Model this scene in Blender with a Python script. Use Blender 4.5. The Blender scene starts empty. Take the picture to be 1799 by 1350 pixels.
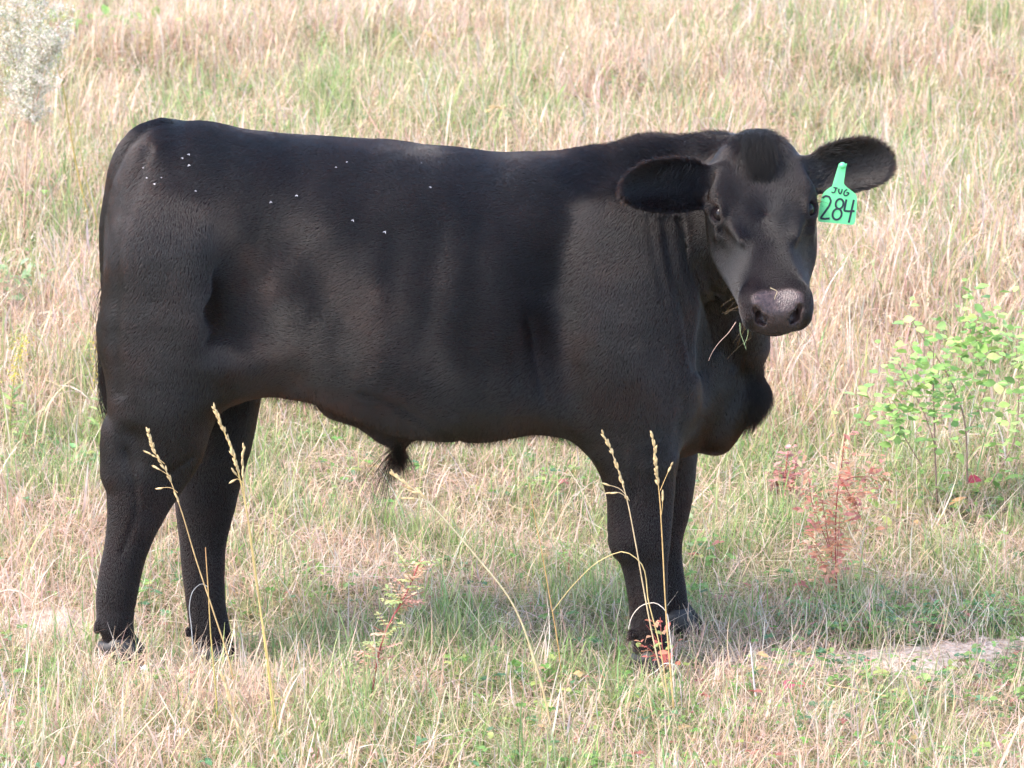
import bpy, math, random
import numpy as np
from mathutils import Vector, Matrix

# ------------------------------------------------------------------ camera, sky, sun, exposure
sc = bpy.context.scene
COL = sc.collection
SCALE = 860.0            # photo pixels per metre at the calf
DIST = 9.0
PITCH = math.radians(14.0)
FPX = SCALE * DIST
CX, CY = 899.5, 675.0
ZO = 0.70                # height of the point the camera looks at
ZO = 500.0 / SCALE * 1.0 + 0.0
DV = np.array([0.0, math.cos(PITCH), -math.sin(PITCH)])      # view direction
UV = np.array([0.0, math.sin(PITCH), math.cos(PITCH)])       # image up
RV = np.array([1.0, 0.0, 0.0])
def _ray(u, v):
    return DV * FPX + RV * (u - CX) - UV * (v - CY)
# height such that the near front hoof stands on z = 0
_r = _ray(1145, 1176); _t = (DIST * math.cos(PITCH) - 0.15) / _r[1]
ZO = -(_r[2] * _t + DIST * math.sin(PITCH))
CAM = np.array([0.0, 0.0, ZO]) - DV * DIST
def P(u, v, y=0.0):
    """photo pixel + depth -> world point on the plane Y = y"""
    r = _ray(u, v); t = (y - CAM[1]) / r[1]
    return CAM + r * t
def UVof(p):
    d = np.asarray(p) - CAM
    z = d @ DV
    return CX + (d @ RV) / z * FPX, CY - (d @ UV) / z * FPX

cam = bpy.data.cameras.new('camera'); camo = bpy.data.objects.new('camera', cam); COL.objects.link(camo)
camo.location = CAM; camo.rotation_euler = (math.pi / 2 - PITCH, 0, 0)
cam.sensor_width = 36; cam.lens = FPX / 1799 * 36; cam.clip_end = 500; cam.clip_start = 0.5
cam.dof.use_dof = True; cam.dof.focus_distance = DIST - 0.1; cam.dof.aperture_fstop = 12
sc.camera = camo
SUN_EL, SUN_AZ = math.radians(54), math.radians(250)     # azimuth clockwise from +Y: behind the camera, to its left
world = bpy.data.worlds.new('World'); sc.world = world; world.use_nodes = True
nt = world.node_tree; bg = nt.nodes['Background']
sky = nt.nodes.new('ShaderNodeTexSky'); sky.sky_type = 'NISHITA'; sky.sun_disc = False
sky.sun_elevation = SUN_EL; sky.sun_rotation = SUN_AZ; sky.air_density = 1.0; sky.dust_density = 2.2
nt.links.new(sky.outputs[0], bg.inputs[0]); bg.inputs[1].default_value = 0.15
sl = bpy.data.lights.new('sun', 'SUN'); so = bpy.data.objects.new('sun', sl); COL.objects.link(so)
sl.energy = 1.1; sl.angle = math.radians(22); sl.color = (1.0, 0.925, 0.84)
_sd = Vector((math.sin(SUN_AZ) * math.cos(SUN_EL), math.cos(SUN_AZ) * math.cos(SUN_EL), math.sin(SUN_EL)))
so.rotation_euler = _sd.to_track_quat('Z', 'Y').to_euler()
so.location = (-4, -6, 9)
vs = sc.view_settings; vs.view_transform = 'Standard'; vs.look = 'None'; vs.exposure = 2.2; vs.gamma = 1.0
sc.cycles.use_denoising = True
sc.cycles.max_bounces = 8; sc.cycles.transparent_max_bounces = 8
sc.cycles_curves.shape = 'RIBBONS'; sc.cycles_curves.subdivisions = 2
rng = np.random.default_rng(284)

# ------------------------------------------------------------------ helpers
def link(o, parent=None):
    COL.objects.link(o)
    if parent is not None: o.parent = parent
    return o
def tag(o, label=None, category=None, group=None, kind=None):
    for k, v in (('label', label), ('category', category), ('group', group), ('kind', kind)):
        if v: o[k] = v
    return o
def np_mesh(name, co, faces, mat=None, parent=None, smooth=True, quads=True, mats=None, midx=None):
    """co (n,3), faces (m,k) all with the same k"""
    me = bpy.data.meshes.new(name)
    co = np.ascontiguousarray(co, np.float32); f = np.ascontiguousarray(faces, np.int32)
    k = f.shape[1]
    me.vertices.add(len(co)); me.vertices.foreach_set('co', co.ravel())
    me.loops.add(f.size); me.loops.foreach_set('vertex_index', f.ravel())
    me.polygons.add(len(f)); me.polygons.foreach_set('loop_start', np.arange(0, f.size, k, dtype=np.int32))
    me.polygons.foreach_set('loop_total', np.full(len(f), k, np.int32))
    if smooth: me.polygons.foreach_set('use_smooth', np.ones(len(f), bool))
    for m in (mats or ([mat] if mat else [])): me.materials.append(m)
    if midx is not None: me.polygons.foreach_set('material_index', np.asarray(midx, np.int32))
    me.update(calc_edges=True)
    return link(bpy.data.objects.new(name, me), parent)
def attr(me, name, data, domain='POINT'):
    data = np.ascontiguousarray(data, np.float32)
    if data.ndim == 1:
        a = me.attributes.new(name, 'FLOAT', domain); a.data.foreach_set('value', data)
    else:
        if data.shape[1] == 3: data = np.c_[data, np.ones(len(data), np.float32)]
        a = me.attributes.new(name, 'FLOAT_COLOR', domain); a.data.foreach_set('color', np.ascontiguousarray(data, np.float32).ravel())
def mat_new(name):
    m = bpy.data.materials.new(name); m.use_nodes = True
    return m, m.node_tree.nodes, m.node_tree.links, m.node_tree.nodes['Principled BSDF']
class Noise:
    """smooth pseudo-random field made of a few plane waves"""
    def __init__(self, seed, scale, n=26):
        r = np.random.default_rng(seed)
        d = r.normal(size=(n, 3)); d /= np.linalg.norm(d, axis=1)[:, None]
        self.k = d * (r.uniform(0.6, 1.6, n) / scale)[:, None] * 2 * math.pi; self.p = r.uniform(0, 6.28, n); self.n = n
    def __call__(self, p):
        return np.sin(np.asarray(p, float) @ self.k.T + self.p).sum(-1) / math.sqrt(self.n / 2)
def unit(a): return a / np.maximum(np.linalg.norm(a, axis=-1, keepdims=True), 1e-9)
def sstep(a, b, x):
    t = np.clip((x - a) / (b - a), 0, 1); return t * t * (3 - 2 * t)
def herm(xs, ys, x):
    """smooth interpolation of table columns"""
    xs = np.asarray(xs, float); ys = np.asarray(ys, float)
    m = np.gradient(ys, xs, axis=0)
    i = np.clip(np.searchsorted(xs, x) - 1, 0, len(xs) - 2)
    h = (xs[i + 1] - xs[i]); t = np.clip((x - xs[i]) / h, 0, 1)
    if ys.ndim == 2: h = h[..., None]; t = t[..., None]
    return ((2*t**3 - 3*t**2 + 1) * ys[i] + (t**3 - 2*t**2 + t) * h * m[i] + (-2*t**3 + 3*t**2) * ys[i+1] + (t**3 - t**2) * h * m[i+1])

# ------------------------------------------------------------------ the calf's body as one implicit surface
VOX = 0.004
LO = np.array([-0.90, -0.66, -0.06]); HI = np.array([0.84, 0.36, 1.20])
NG = np.ceil((HI - LO) / VOX).astype(int)
AX = [(LO[i] + VOX * np.arange(NG[i])).astype(np.float32) for i in range(3)]
F = np.full(NG, 0.1, np.float32)
def box(lo, hi, m):
    s = []
    for i in range(3):
        a = int(max(0, (lo[i] - m - LO[i]) / VOX)); b = int(min(NG[i], (hi[i] + m - LO[i]) / VOX + 2)); s.append(slice(a, b))
    return tuple(s), AX[0][s[0]][:, None, None], AX[1][s[1]][None, :, None], AX[2][s[2]][None, None, :]
def put(s, d, k, mode='add'):
    a = F[s]
    if mode == 'add':
        h = np.clip(0.5 + 0.5 * (a - d) / k, 0, 1); F[s] = a + (d - a) * h - k * h * (1 - h)
    else:                                     # carve away
        h = np.clip(0.5 - 0.5 * (a + d) / k, 0, 1); F[s] = a + (-d - a) * h + k * h * (1 - h)
def cone(a, b, ra, rb, k=0.03, mode='add', sy=1.0):
    a = np.asarray(a, float); b = np.asarray(b, float); r = max(ra, rb) * max(1, sy)
    s, X, Y, Z = box(np.minimum(a, b) - r, np.maximum(a, b) + r, k + 0.03)
    A = a.copy(); B = b.copy(); A[1] /= sy; B[1] /= sy; ab = B - A; L = max(ab @ ab, 1e-9)
    Yb = Y / sy
    t = np.clip(((X - A[0]) * ab[0] + (Yb - A[1]) * ab[1] + (Z - A[2]) * ab[2]) / L, 0, 1)
    d = np.sqrt((X - A[0] - t * ab[0])**2 + (Yb - A[1] - t * ab[1])**2 + (Z - A[2] - t * ab[2])**2) - (ra + (rb - ra) * t)
    put(s, d.astype(np.float32), k, mode)
def chain(pts, rs, k=0.03, mode='add', sy=1.0):
    for i in range(len(pts) - 1): cone(pts[i], pts[i+1], rs[i], rs[i+1], k, mode, sy)
def ell(c, r, R=None, k=0.03, mode='add'):
    """ellipsoid with centre c, radii r along the rows of R"""
    c = np.asarray(c, float); r = np.asarray(r, float); R = np.eye(3) if R is None else np.asarray(R, float)
    e = np.sqrt(((R * r[:, None])**2).sum(0))
    s, X, Y, Z = box(c - e, c + e, (k * 1.5) * r.max() / r.min() + 0.02)
    dx, dy, dz = X - c[0], Y - c[1], Z - c[2]
    q = [(R[i, 0] * dx + R[i, 1] * dy + R[i, 2] * dz) / r[i] for i in range(3)]
    k0 = np.sqrt(q[0]**2 + q[1]**2 + q[2]**2); k1 = np.sqrt((q[0] / r[0])**2 + (q[1] / r[1])**2 + (q[2] / r[2])**2)
    put(s, (k0 * (k0 - 1) / np.maximum(k1, 1e-6)).astype(np.float32), k, mode)

# --- trunk: table along the length, (u, top v, bottom v, centre y, half width, squareness)
TR = np.array([
 (186, 468, 500, 0, .012, 2.0), (192, 400, 610, 0, .075, 2.1), (206, 330, 690, 0, .118, 2.2), (232, 268, 720, 0, .152, 2.3),
 (275, 221, 720, 0, .185, 2.3), (340, 219, 690, 0, .212, 2.3), (430, 230, 676, 0, .226, 2.3), (520, 240, 684, 0, .236, 2.3),
 (600, 247, 714, 0, .255, 2.3), (700, 256, 752, 0, .272, 2.25), (800, 266, 758, 0, .278, 2.25), (900, 275, 752, 0, .268, 2.25),
 (1000, 272, 754, 0, .245, 2.3), (1060, 268, 772, 0, .232, 2.3), (1130, 264, 788, 0, .212, 2.3), (1190, 300, 797, 0, .175, 2.2),
 (1235, 400, 788, 0, .100, 2.1), (1272, 540, 764, 0, .050, 2.0), (1296, 600, 728, 0, .030, 2.0), (1312, 650, 705, 0, .012, 2.0)], float)
xt = np.array([P(a[0], 600, 0)[0] for a in TR]); zt = np.array([P(a[0], a[1], 0)[2] for a in TR]); zb = np.array([P(a[0], a[2], 0)[2] for a in TR])
s, X, Y, Z = box((xt[0], -.3, zb.min()), (xt[-1], .3, zt.max()), 0.04)
T = herm(xt, np.c_[zt, zb, TR[:, 4], TR[:, 5]], X.ravel().astype(float)).astype(np.float32)
gt, gb, gw, gn = [T[:, i][:, None, None] for i in range(4)]
zc = (gt + gb) / 2; hz = np.maximum((gt - gb) / 2, .01); gw = np.maximum(gw, .008)
tz = (Z - zc) / hz
yy = np.abs(Y) / gw * (1 + 0.16 * np.clip(tz, -1, 1.2) * np.clip((gw - .14) / .08, 0, 1))
q = (yy**gn + np.abs(tz)**gn)**(1 / gn)
rad = np.minimum(gw, hz)
end = np.maximum(xt[0] - X, X - xt[-1])
d = np.maximum((q - 1) * rad * 1.0, end + 0 * q)
put(s, d.astype(np.float32), 0.02)
del q, d, yy, tz

def leg(tab, k=0.04, top_k=None):
    """lofted leg: rows (v, left u, right u, centre y, half width across)"""
    tab = np.array(tab, float)
    rows = []
    for v, ul, ur, y, ry in tab:
        sl_ = 3.5 * float(np.clip((v - 780) / 100, 0, 1)); ul += sl_; ur -= sl_; ry -= sl_ / 1400
        a = P(ul, v, y); b = P(ur, v, y); rows.append((a[2], (a[0] + b[0]) / 2, (b[0] - a[0]) / 2, y, ry))
    rows = np.array(rows)[::-1]
    m = rows[:, 2].max()
    s, X, Y, Z = box((rows[:, 1].min() - m, rows[:, 3].min() - m, rows[0, 0]), (rows[:, 1].max() + m, rows[:, 3].max() + m, rows[-1, 0]), k * 2.6 + .01)
    T = herm(rows[:, 0], rows[:, 1:], Z.ravel().astype(float)).astype(np.float32)
    xc, rx, yc, ry = [T[:, i][None, None, :] for i in range(4)]
    q = np.sqrt(((X - xc) / rx)**2 + ((Y - yc) / ry)**2)
    d = (q - 1) * np.minimum(rx, ry)
    e = np.maximum(rows[0, 0] - Z, Z - rows[-1, 0]) + 0 * q
    kk = .03; h = np.clip(.5 - .5 * (d - e) / kk, 0, 1); d = d + (e - d) * h + kk * h * (1 - h)
    put(s, d.astype(np.float32), k)
NEAR_HIND = [(560, 192, 420, -.10, .085), (620, 190, 428, -.125, .088), (680, 190, 418, -.138, .082), (730, 192, 384, -.142, .072), (775, 187, 366, -.145, .058),
 (820, 187, 350, -.145, .048), (860, 187, 326, -.145, .043), (900, 186, 298, -.145, .040), (950, 180, 270, -.145, .037), (1000, 171, 253, -.145, .035),
 (1050, 166, 243, -.145, .036), (1090, 168, 238, -.145, .038), (1120, 178, 240, -.145, .036), (1158, 184, 250, -.145, .036)]
FAR_HIND = [(560, 280, 455, .10, .085), (640, 300, 455, .12, .082), (700, 306, 451, .12, .075), (780, 308, 441, .11, .058), (850, 306, 424, .10, .048), (900, 307, 416, .09, .043),
 (960, 313, 403, .08, .038), (1040, 323, 399, .06, .035), (1095, 328, 405, .05, .037), (1130, 331, 411, .04, .036), (1166, 333, 420, .032, .036)]
NEAR_FORE = [(560, 1000, 1190, -.13, .085), (640, 1008, 1192, -.15, .082), (700, 1014, 1192, -.155, .076), (760, 1030, 1190, -.155, .066), (820, 1048, 1188, -.152, .056),
 (880, 1061, 1186, -.15, .050), (935, 1066, 1183, -.15, .048), (965, 1074, 1180, -.15, .044), (1000, 1091, 1175, -.15, .036), (1050, 1101, 1172, -.15, .034), (1095, 1105, 1171, -.15, .036),
 (1130, 1107, 1175, -.15, .036), (1172, 1112, 1184, -.15, .036)]
FAR_FORE = [(640, 1090, 1226, .11, .075), (720, 1100, 1226, .12, .066), (800, 1105, 1224, .12, .054), (860, 1116, 1220, .12, .048), (905, 1120, 1210, .12, .045),
 (945, 1124, 1201, .12, .042), (990, 1134, 1203, .12, .035), (1030, 1138, 1208, .12, .034), (1060, 1140, 1211, .12, .036), (1088, 1144, 1214, .12, .036)]
leg(NEAR_HIND, .05); leg(FAR_HIND, .05); leg(NEAR_FORE, .05); leg(FAR_FORE, .05)

# --- masses and hollows of the hindquarter
ell(P(295, 520, -.13), (.125, .075, .20), k=.06)                 # thigh
ell(P(398, 605, -.11), (.070, .05, .085), k=.07)                 # stifle
ell(P(330, 640, .12), (.12, .07, .16), k=.06)                    # far thigh
ell(P(425, 535, -.262), (.040, .045, .075), k=.10, mode='cut')    # flank hollow before the thigh
cone(P(400, 612, -.14), P(520, 655, -.12), .032, .03, k=.06)      # flank fold
cone(P(452, 330, -.26), P(470, 420, -.27), .03, .03, k=.08, mode='cut')   # hunger hollow
# point of hock, hollow before the Achilles tendon
cone(P(206, 760, -.145), P(206, 830, -.145), .019, .022, k=.03)
cone(P(230, 775, -.208), P(226, 805, -.206), .012, .010, k=.045, mode='cut')
cone(P(300, 850, -.208), P(262, 905, -.200), .010, .008, k=.04, mode='cut')
ell(P(196, 1095, -.15), (.02, .03, .02), k=.02)
# --- shoulder and chest
ell(P(1110, 500, -.15), (.13, .075, .20), k=.07)                 # near shoulder
ell(P(1185, 650, -.13), (.065, .06, .09), k=.06)                 # point of shoulder
ell(P(1100, 690, -.17), (.07, .045, .09), k=.05)                 # elbow / arm muscle
ell(P(1110, 500, .15), (.13, .075, .20), k=.07)
ell(P(985, 560, -.275), (.028, .03, .15), k=.09, mode='cut')      # hollow behind the shoulder
ell(P(1100, 950, -.165), (.02, .025, .025), k=.03)               # knee
# --- neck
chain([P(1040, 345, 0), P(1150, 332, 0), P(1245, 320, -.03), P(1300, 305, -.10)], [.070, .080, .078, .07], k=.05)
chain([P(1090, 440, 0), P(1180, 420, .0), P(1265, 390, -.07)], [.17, .15, .115], k=.05)
chain([P(1150, 540, -.04), P(1230, 470, -.04), P(1290, 420, -.08)], [.14, .10, .075], k=.05)
chain([P(1300, 470, -.04), P(1306, 560, -.015), P(1303, 640, 0), P(1313, 695, 0), P(1258, 757, 0)], [.052, .042, .024, .030, .038], k=.03)   # windpipe, dewlap
chain([P(1300, 560, -.03), P(1316, 606, -.02)], [.05, .034], k=.04)
ell(P(1250, 610, -.12), (.030, .05, .10), k=.05, mode='cut')      # hollow between shoulder and dewlap
# sheath
chain([P(600, 700, -.03), P(675, 733, 0), P(703, 770, 0)], [.04, .034, .015], k=.03)
chain([P(690, 738, 0), P(820, 728, 0)], [.035, .03], k=.03)

for p_ in (P(173, 1096, -.165), P(173, 1098, -.125), P(1110, 1112, -.172), P(1109, 1113, -.13), P(332, 1108, .02), P(333, 1108, .06)): cone(p_, p_ - np.array([.003, 0, .012]), .008, .006, k=.008)   # dewclaws
# --- tail: dock lying down the back of the thighs
TAIL = [P(290, 236, 0), P(250, 254, -.005), P(226, 290, -.01), P(211, 340, -.012), P(200, 400, -.014), P(197, 470, -.014), P(200, 550, -.012), P(202, 620, -.01), P(203, 680, -.01)]
_tp = herm(np.arange(9.), np.array(TAIL), np.linspace(0, 8, 33)); _tr = np.interp(np.linspace(0, 8, 33), np.arange(9.), [.028, .030, .030, .028, .026, .022, .018, .014, .010])
chain(_tp, _tr, k=.012)

# --- head, in a frame of its own: f down the face, s to the photo's right, n out of the forehead
TW = -DV
hs = unit(np.array(RV) * .985 + UV * .055 - TW * .045)
hf = -UV * .80 + TW * .60; hf = unit(hf - hs * (hf @ hs)); hn = np.cross(hs, hf); hn = hn * (1 if hn @ TW > 0 else -1)
HO = P(1330, 262, -.20)
def H(f, s_, n): return HO + hf * f + hs * s_ + hn * n
HR = np.array([hf, hs, hn])
HT = np.array([  # f, half width, top n, bottom n, squareness, top width ratio
 (-.040, .014, -.050, -.080, 2.0, 1), (-.028, .058, -.022, -.100, 2.0, 1), (.000, .086, -.002, -.130, 2.2, 1), (.035, .098, .006, -.150, 2.4, 1), (.075, .104, .008, -.168, 2.6, .98),
 (.115, .108, .006, -.178, 2.7, .96), (.150, .107, .001, -.180, 2.7, .90), (.190, .103, -.003, -.172, 2.6, .78), (.230, .097, -.004, -.155, 2.4, .66),
 (.270, .091, -.004, -.134, 2.4, .64), (.305, .084, -.006, -.116, 2.4, .78), (.335, .074, -.009, -.098, 2.8, .92), (.360, .066, -.012, -.088, 4.0, .95), (.382, .064, -.018, -.082, 4.4, .95), (.397, .056, -.026, -.076, 4.0, .95), (.405, .026, -.040, -.066, 2.6, 1)], float)
e = np.array([H(f, a, n) for f in (-.04, .41) for a in (-.12, .12) for n in (-.2, .03)])
s, X, Y, Z = box(e.min(0), e.max(0), .03)
dx, dy, dz = X - HO[0], Y - HO[1], Z - HO[2]
lf, ls, ln = [R[0] * dx + R[1] * dy + R[2] * dz for R in (hf, hs, hn)]
T = herm(HT[:, 0], HT[:, 1:], lf.astype(float).ravel()).reshape(lf.shape + (5,)).astype(np.float32)
w, tn, bn, sq, wr = T[..., 0], T[..., 1], T[..., 2], T[..., 3], T[..., 4]
nc = (tn + bn) / 2; hh = np.maximum((tn - bn) / 2, .006); w = np.maximum(w, .006)
tt = (ln - nc) / hh
ws = w * (1 - .28 * np.clip(-tt - .1, 0, 1.2)**1.5) * (1 + (wr - 1) * sstep(-.25, .75, tt))     # face ridge narrower than the cheeks
q = ((np.abs(ls) / ws)**sq + np.abs(tt)**sq)**(1 / sq)
d = np.maximum((q - 1) * np.minimum(ws, hh), np.maximum(HT[0, 0] - lf, lf - HT[-1, 0]))
put(s, d.astype(np.float32), .03)
ell(H(.004, 0, -.036), (.045, .075, .052), HR, k=.03)                # poll knob
EYE = [H(.136, sg * .0805, -.031) for sg in (-1, 1)]
def eye_dir(sg): return unit(hs * sg * .76 + hn * .62 + hf * .12)
for sg, ec in zip((-1, 1), EYE):
    ell(H(.090, sg * .082, -.018), (.040, .018, .016), HR, k=.04)    # brow
    cone(H(.168, sg * .070, -.026), H(.215, sg * .054, -.014), .007, .004, k=.03)   # brow running into the face ridge
    ell(H(.062, sg * .098, -.024), (.016, .010, .010), HR, k=.03, mode='cut')   # temple pit
    en = eye_dir(sg)                  # the eye looks outward and a little forward
    e1 = unit(hf - en * (hf @ en)); e2 = np.cross(en, e1)
    ell(ec + en * .016, (.0220, .0155, .018), np.array([e1, e2, en]), k=.010, mode='cut')   # opening between the lids
    ring = [ec + en * (.0130 - .004 * abs(math.cos(a))) + e1 * math.cos(a) * .0245 + e2 * math.sin(a) * .0175 for a in np.linspace(0, 2 * math.pi, 17)]
    chain(ring, [.0042] * 17, k=.008)
    up_ = e1 if e1 @ UV > 0 else -e1
    chain([ec + en * .0155 + up_ * (.0190 * math.cos(a)) + e2 * math.sin(a) * .0160 for a in np.linspace(-1.1, 1.1, 7)], [.0045] * 7, k=.006)     # upper lid
    cone(H(.172, sg * .088, -.052), H(.225, sg * .082, -.050), .010, .006, k=.03)       # cheek crest
    ell(H(.250, sg * .096, -.045), (.055, .014, .028), HR, k=.05, mode='cut')   # hollow of the cheek
    ell(H(.358, sg * .044, -.030), (.026, .018, .020), HR, k=.03)      # nostril wing
ell(H(.374, 0, -.066), (.028, .044, .018), HR, k=.02)               # upper lip
ell(H(.340, 0, -.094), (.048, .056, .022), HR, k=.010)              # lower lip
cone(H(.34, 0, -.112), H(.24, 0, -.125), .026, .03, k=.03)
for sg in (-1, 1):   # nostrils: commas opening outward
    chain([H(.394, sg * .022, -.048), H(.394, sg * .032, -.036), H(.384, sg * .044, -.018)], [.0060, .0100, .0055], k=.006, mode='cut')
    chain([H(.394, sg * .030, -.038), H(.372, sg * .034, -.036)], [.0095, .008], k=.004, mode='cut')
    chain([H(.402, sg * .003, -.073), H(.396, sg * .026, -.077), H(.374, sg * .054, -.076), H(.335, sg * .070, -.068)], [.0045, .0045, .0045, .003], k=.005, mode='cut')   # mouth line
chain([H(.410, 0, -.060), H(.402, 0, -.080)], [.002, .003], k=.006, mode='cut')

# --- ears: broad cupped leaves standing out sideways
def ear_shape(base, tip, face, half, thick, cup):
    ax = unit(tip - base); L = np.linalg.norm(tip - base)
    fc = unit(face - ax * (face @ ax)); br = np.cross(ax, fc)
    c = (base + tip) / 2
    R = np.array([ax, br, fc])
    e = np.array([c + ax * a * L * .6 + br * b * half * 1.2 + fc * g * .06 for a in (-1, 1) for b in (-1, 1) for g in (-1, 1)])
    s, X, Y, Z = box(e.min(0), e.max(0), .02)
    dx, dy, dz = X - base[0], Y - base[1], Z - base[2]
    a, b, g = [r[0] * dx + r[1] * dy + r[2] * dz for r in R]
    t = a / L
    w = np.interp(t, [-.05, 0, .12, .3, .5, .68, .82, .92, .97, 1.0], np.array([.42, .46, .66, .90, 1.0, .97, .82, .58, .36, .05]) * half).astype(np.float32)
    # the leaf curves toward `face` at its edges and rolls shut at the root
    bend = cup * (b / half)**2 + .018 * (1 - np.clip(t / .3, 0, 1))**2 - .010 * t
    gg = g - bend
    th = thick * (1 - .45 * np.clip(t, 0, 1)) * (1 + .9 * (1 - np.clip(t / .25, 0, 1)))
    q = ((b / w)**4 + (gg / th)**4)**.25
    d = (q - 1) * th
    d = np.maximum(d, np.maximum(-a - .01, a - L))
    put(s, d.astype(np.float32), .012)
    return R, L
eb, et = H(.048, -.070, -.050), P(1099, 334, -.33)
EARL = ear_shape(eb, et, unit(TW * .85 + UV * .18 + RV * .3), .051, .0085, .032)
eb2, et2 = H(.046, .070, -.050), P(1566, 280, -.17)
EARR = ear_shape(eb2, et2, unit(TW * .85 + UV * .10 - RV * .2), .050, .0085, .034)
cone(H(.04, -.062, -.045), H(.035, -.095, -.055), .034, .026, k=.025)
cone(H(.04, .062, -.045), H(.035, .095, -.055), .034, .026, k=.025)

# ------------------------------------------------------------------ surface nets
def surface_nets(F):
    S = F < 0
    nx, ny, nz = F.shape
    n = np.zeros((nx-1, ny-1, nz-1), np.uint8)
    C8 = [(i, j, k) for i in (0, 1) for j in (0, 1) for k in (0, 1)]
    for (i, j, k) in C8: n += S[i:nx-1+i, j:ny-1+j, k:nz-1+k]
    act = np.argwhere((n > 0) & (n < 8)); del n
    vid = np.full((nx-1, ny-1, nz-1), -1, np.int32); vid[act[:, 0], act[:, 1], act[:, 2]] = np.arange(len(act))
    vals = {c: F[act[:, 0] + c[0], act[:, 1] + c[1], act[:, 2] + c[2]] for c in C8}
    acc = np.zeros((len(act), 3)); cnt = np.zeros(len(act))
    for c in C8:
        for ax in range(3):
            if c[ax] == 0:
                c2 = tuple(1 if i == ax else c[i] for i in range(3))
                a, b = vals[c], vals[c2]; m = (a < 0) != (b < 0)
                t = np.where(m, a / np.where(m, a - b, 1), 0)
                p = np.array(c, float)[None] + np.zeros((len(act), 1)); p[:, ax] += t
                acc[m] += p[m]; cnt[m] += 1
    co = LO + (act + acc / cnt[:, None]) * VOX
    quads = []
    for ax in range(3):
        sl0 = [slice(1, -1)] * 3; sl0[ax] = slice(0, -1); sl1 = list(sl0); sl1[ax] = slice(1, None)
        A = S[tuple(sl0)]; B = S[tuple(sl1)]
        e = np.argwhere(A != B); ins = A[e[:, 0], e[:, 1], e[:, 2]]
        off = np.array([1, 1, 1]); off[ax] = 0; e = e + off
        o1, o2 = (ax + 1) % 3, (ax + 2) % 3
        idx = []
        for (a, b) in ((0, 0), (1, 0), (1, 1), (0, 1)):
            g = e.copy(); g[:, o1] -= a; g[:, o2] -= b
            idx.append(vid[g[:, 0], g[:, 1], g[:, 2]])
        qd = np.stack(idx, 1); qd[~ins] = qd[~ins][:, ::-1]
        quads.append(qd)
    return co, np.concatenate(quads)
BC, BQ = surface_nets(F); del F
# keep the largest connected piece, relax the grid pattern
def relax(co, q, it, lam=.5):
    E = np.concatenate([q[:, [0, 1]], q[:, [1, 2]], q[:, [2, 3]], q[:, [3, 0]]])
    n = len(co); deg = np.bincount(E.ravel(), minlength=n).astype(float)
    for k in range(it):
        s_ = np.stack([np.bincount(E[:, 0], co[E[:, 1], i], n) + np.bincount(E[:, 1], co[E[:, 0], i], n) for i in range(3)], 1) / np.maximum(deg, 1)[:, None]
        co = co + (lam if k % 2 == 0 else -lam * .92) * (s_ - co)
    return co
lab = np.arange(len(BC))
_E = np.concatenate([BQ[:, [0, 1]], BQ[:, [1, 2]], BQ[:, [2, 3]]])
for _ in range(400):
    m = np.minimum(lab[_E[:, 0]], lab[_E[:, 1]]); old = lab.copy()
    r0, r1 = lab[_E[:, 0]], lab[_E[:, 1]]
    np.minimum.at(lab, r0, m); np.minimum.at(lab, r1, m); np.minimum.at(lab, _E[:, 0], m); np.minimum.at(lab, _E[:, 1], m)
    lab = lab[lab]; lab = lab[lab]
    if (old == lab).all(): break
big = np.bincount(lab).argmax(); keep = lab == big
BQ = BQ[keep[BQ].all(1)]; remap = np.cumsum(keep) - 1; BC = BC[keep]; BQ = remap[BQ]
BC = relax(BC, BQ, 8)
def vnormals(co, q):
    fn = np.cross(co[q[:, 2]] - co[q[:, 0]], co[q[:, 3]] - co[q[:, 1]])
    vn = np.stack([np.bincount(q.ravel(), np.repeat(fn[:, i], 4), len(co)) for i in range(3)], 1)
    return unit(vn), fn
BN, BFN = vnormals(BC, BQ)
print('calf mesh', len(BC), len(BQ))

# creases and folds that show in the hide (polylines in side view: width in px, depth in m)
_u, _v = UVof(BC)
_l = (BC - HO) @ HR.T
HEADM = sstep(-.06, -.02, _l[:, 0]) * sstep(-.215, -.17, _l[:, 2]) * (np.abs(_l[:, 1]) < .14) * sstep(.06, .02, BC[:, 1] + .0)
HEADM *= sstep(.30, .20, np.linalg.norm(BC - H(.17, 0, -.08), axis=1))
EARM = np.zeros(len(BC))
EARINFO = []
for (R_, L_), b_ in ((EARL, eb), (EARR, eb2)):
    q_ = (BC - b_) @ R_.T
    m_ = sstep(.020, .055, q_[:, 0]) * (q_[:, 0] < L_ * 1.1) * (np.abs(q_[:, 1]) < .075) * (np.abs(q_[:, 2]) < .055)
    m_ = m_ * sstep(.104, .122, np.abs(_l[:, 1]))
    EARINFO.append((m_, q_[:, 0] / L_, q_[:, 1], R_)); EARM = np.maximum(EARM, m_)
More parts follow.
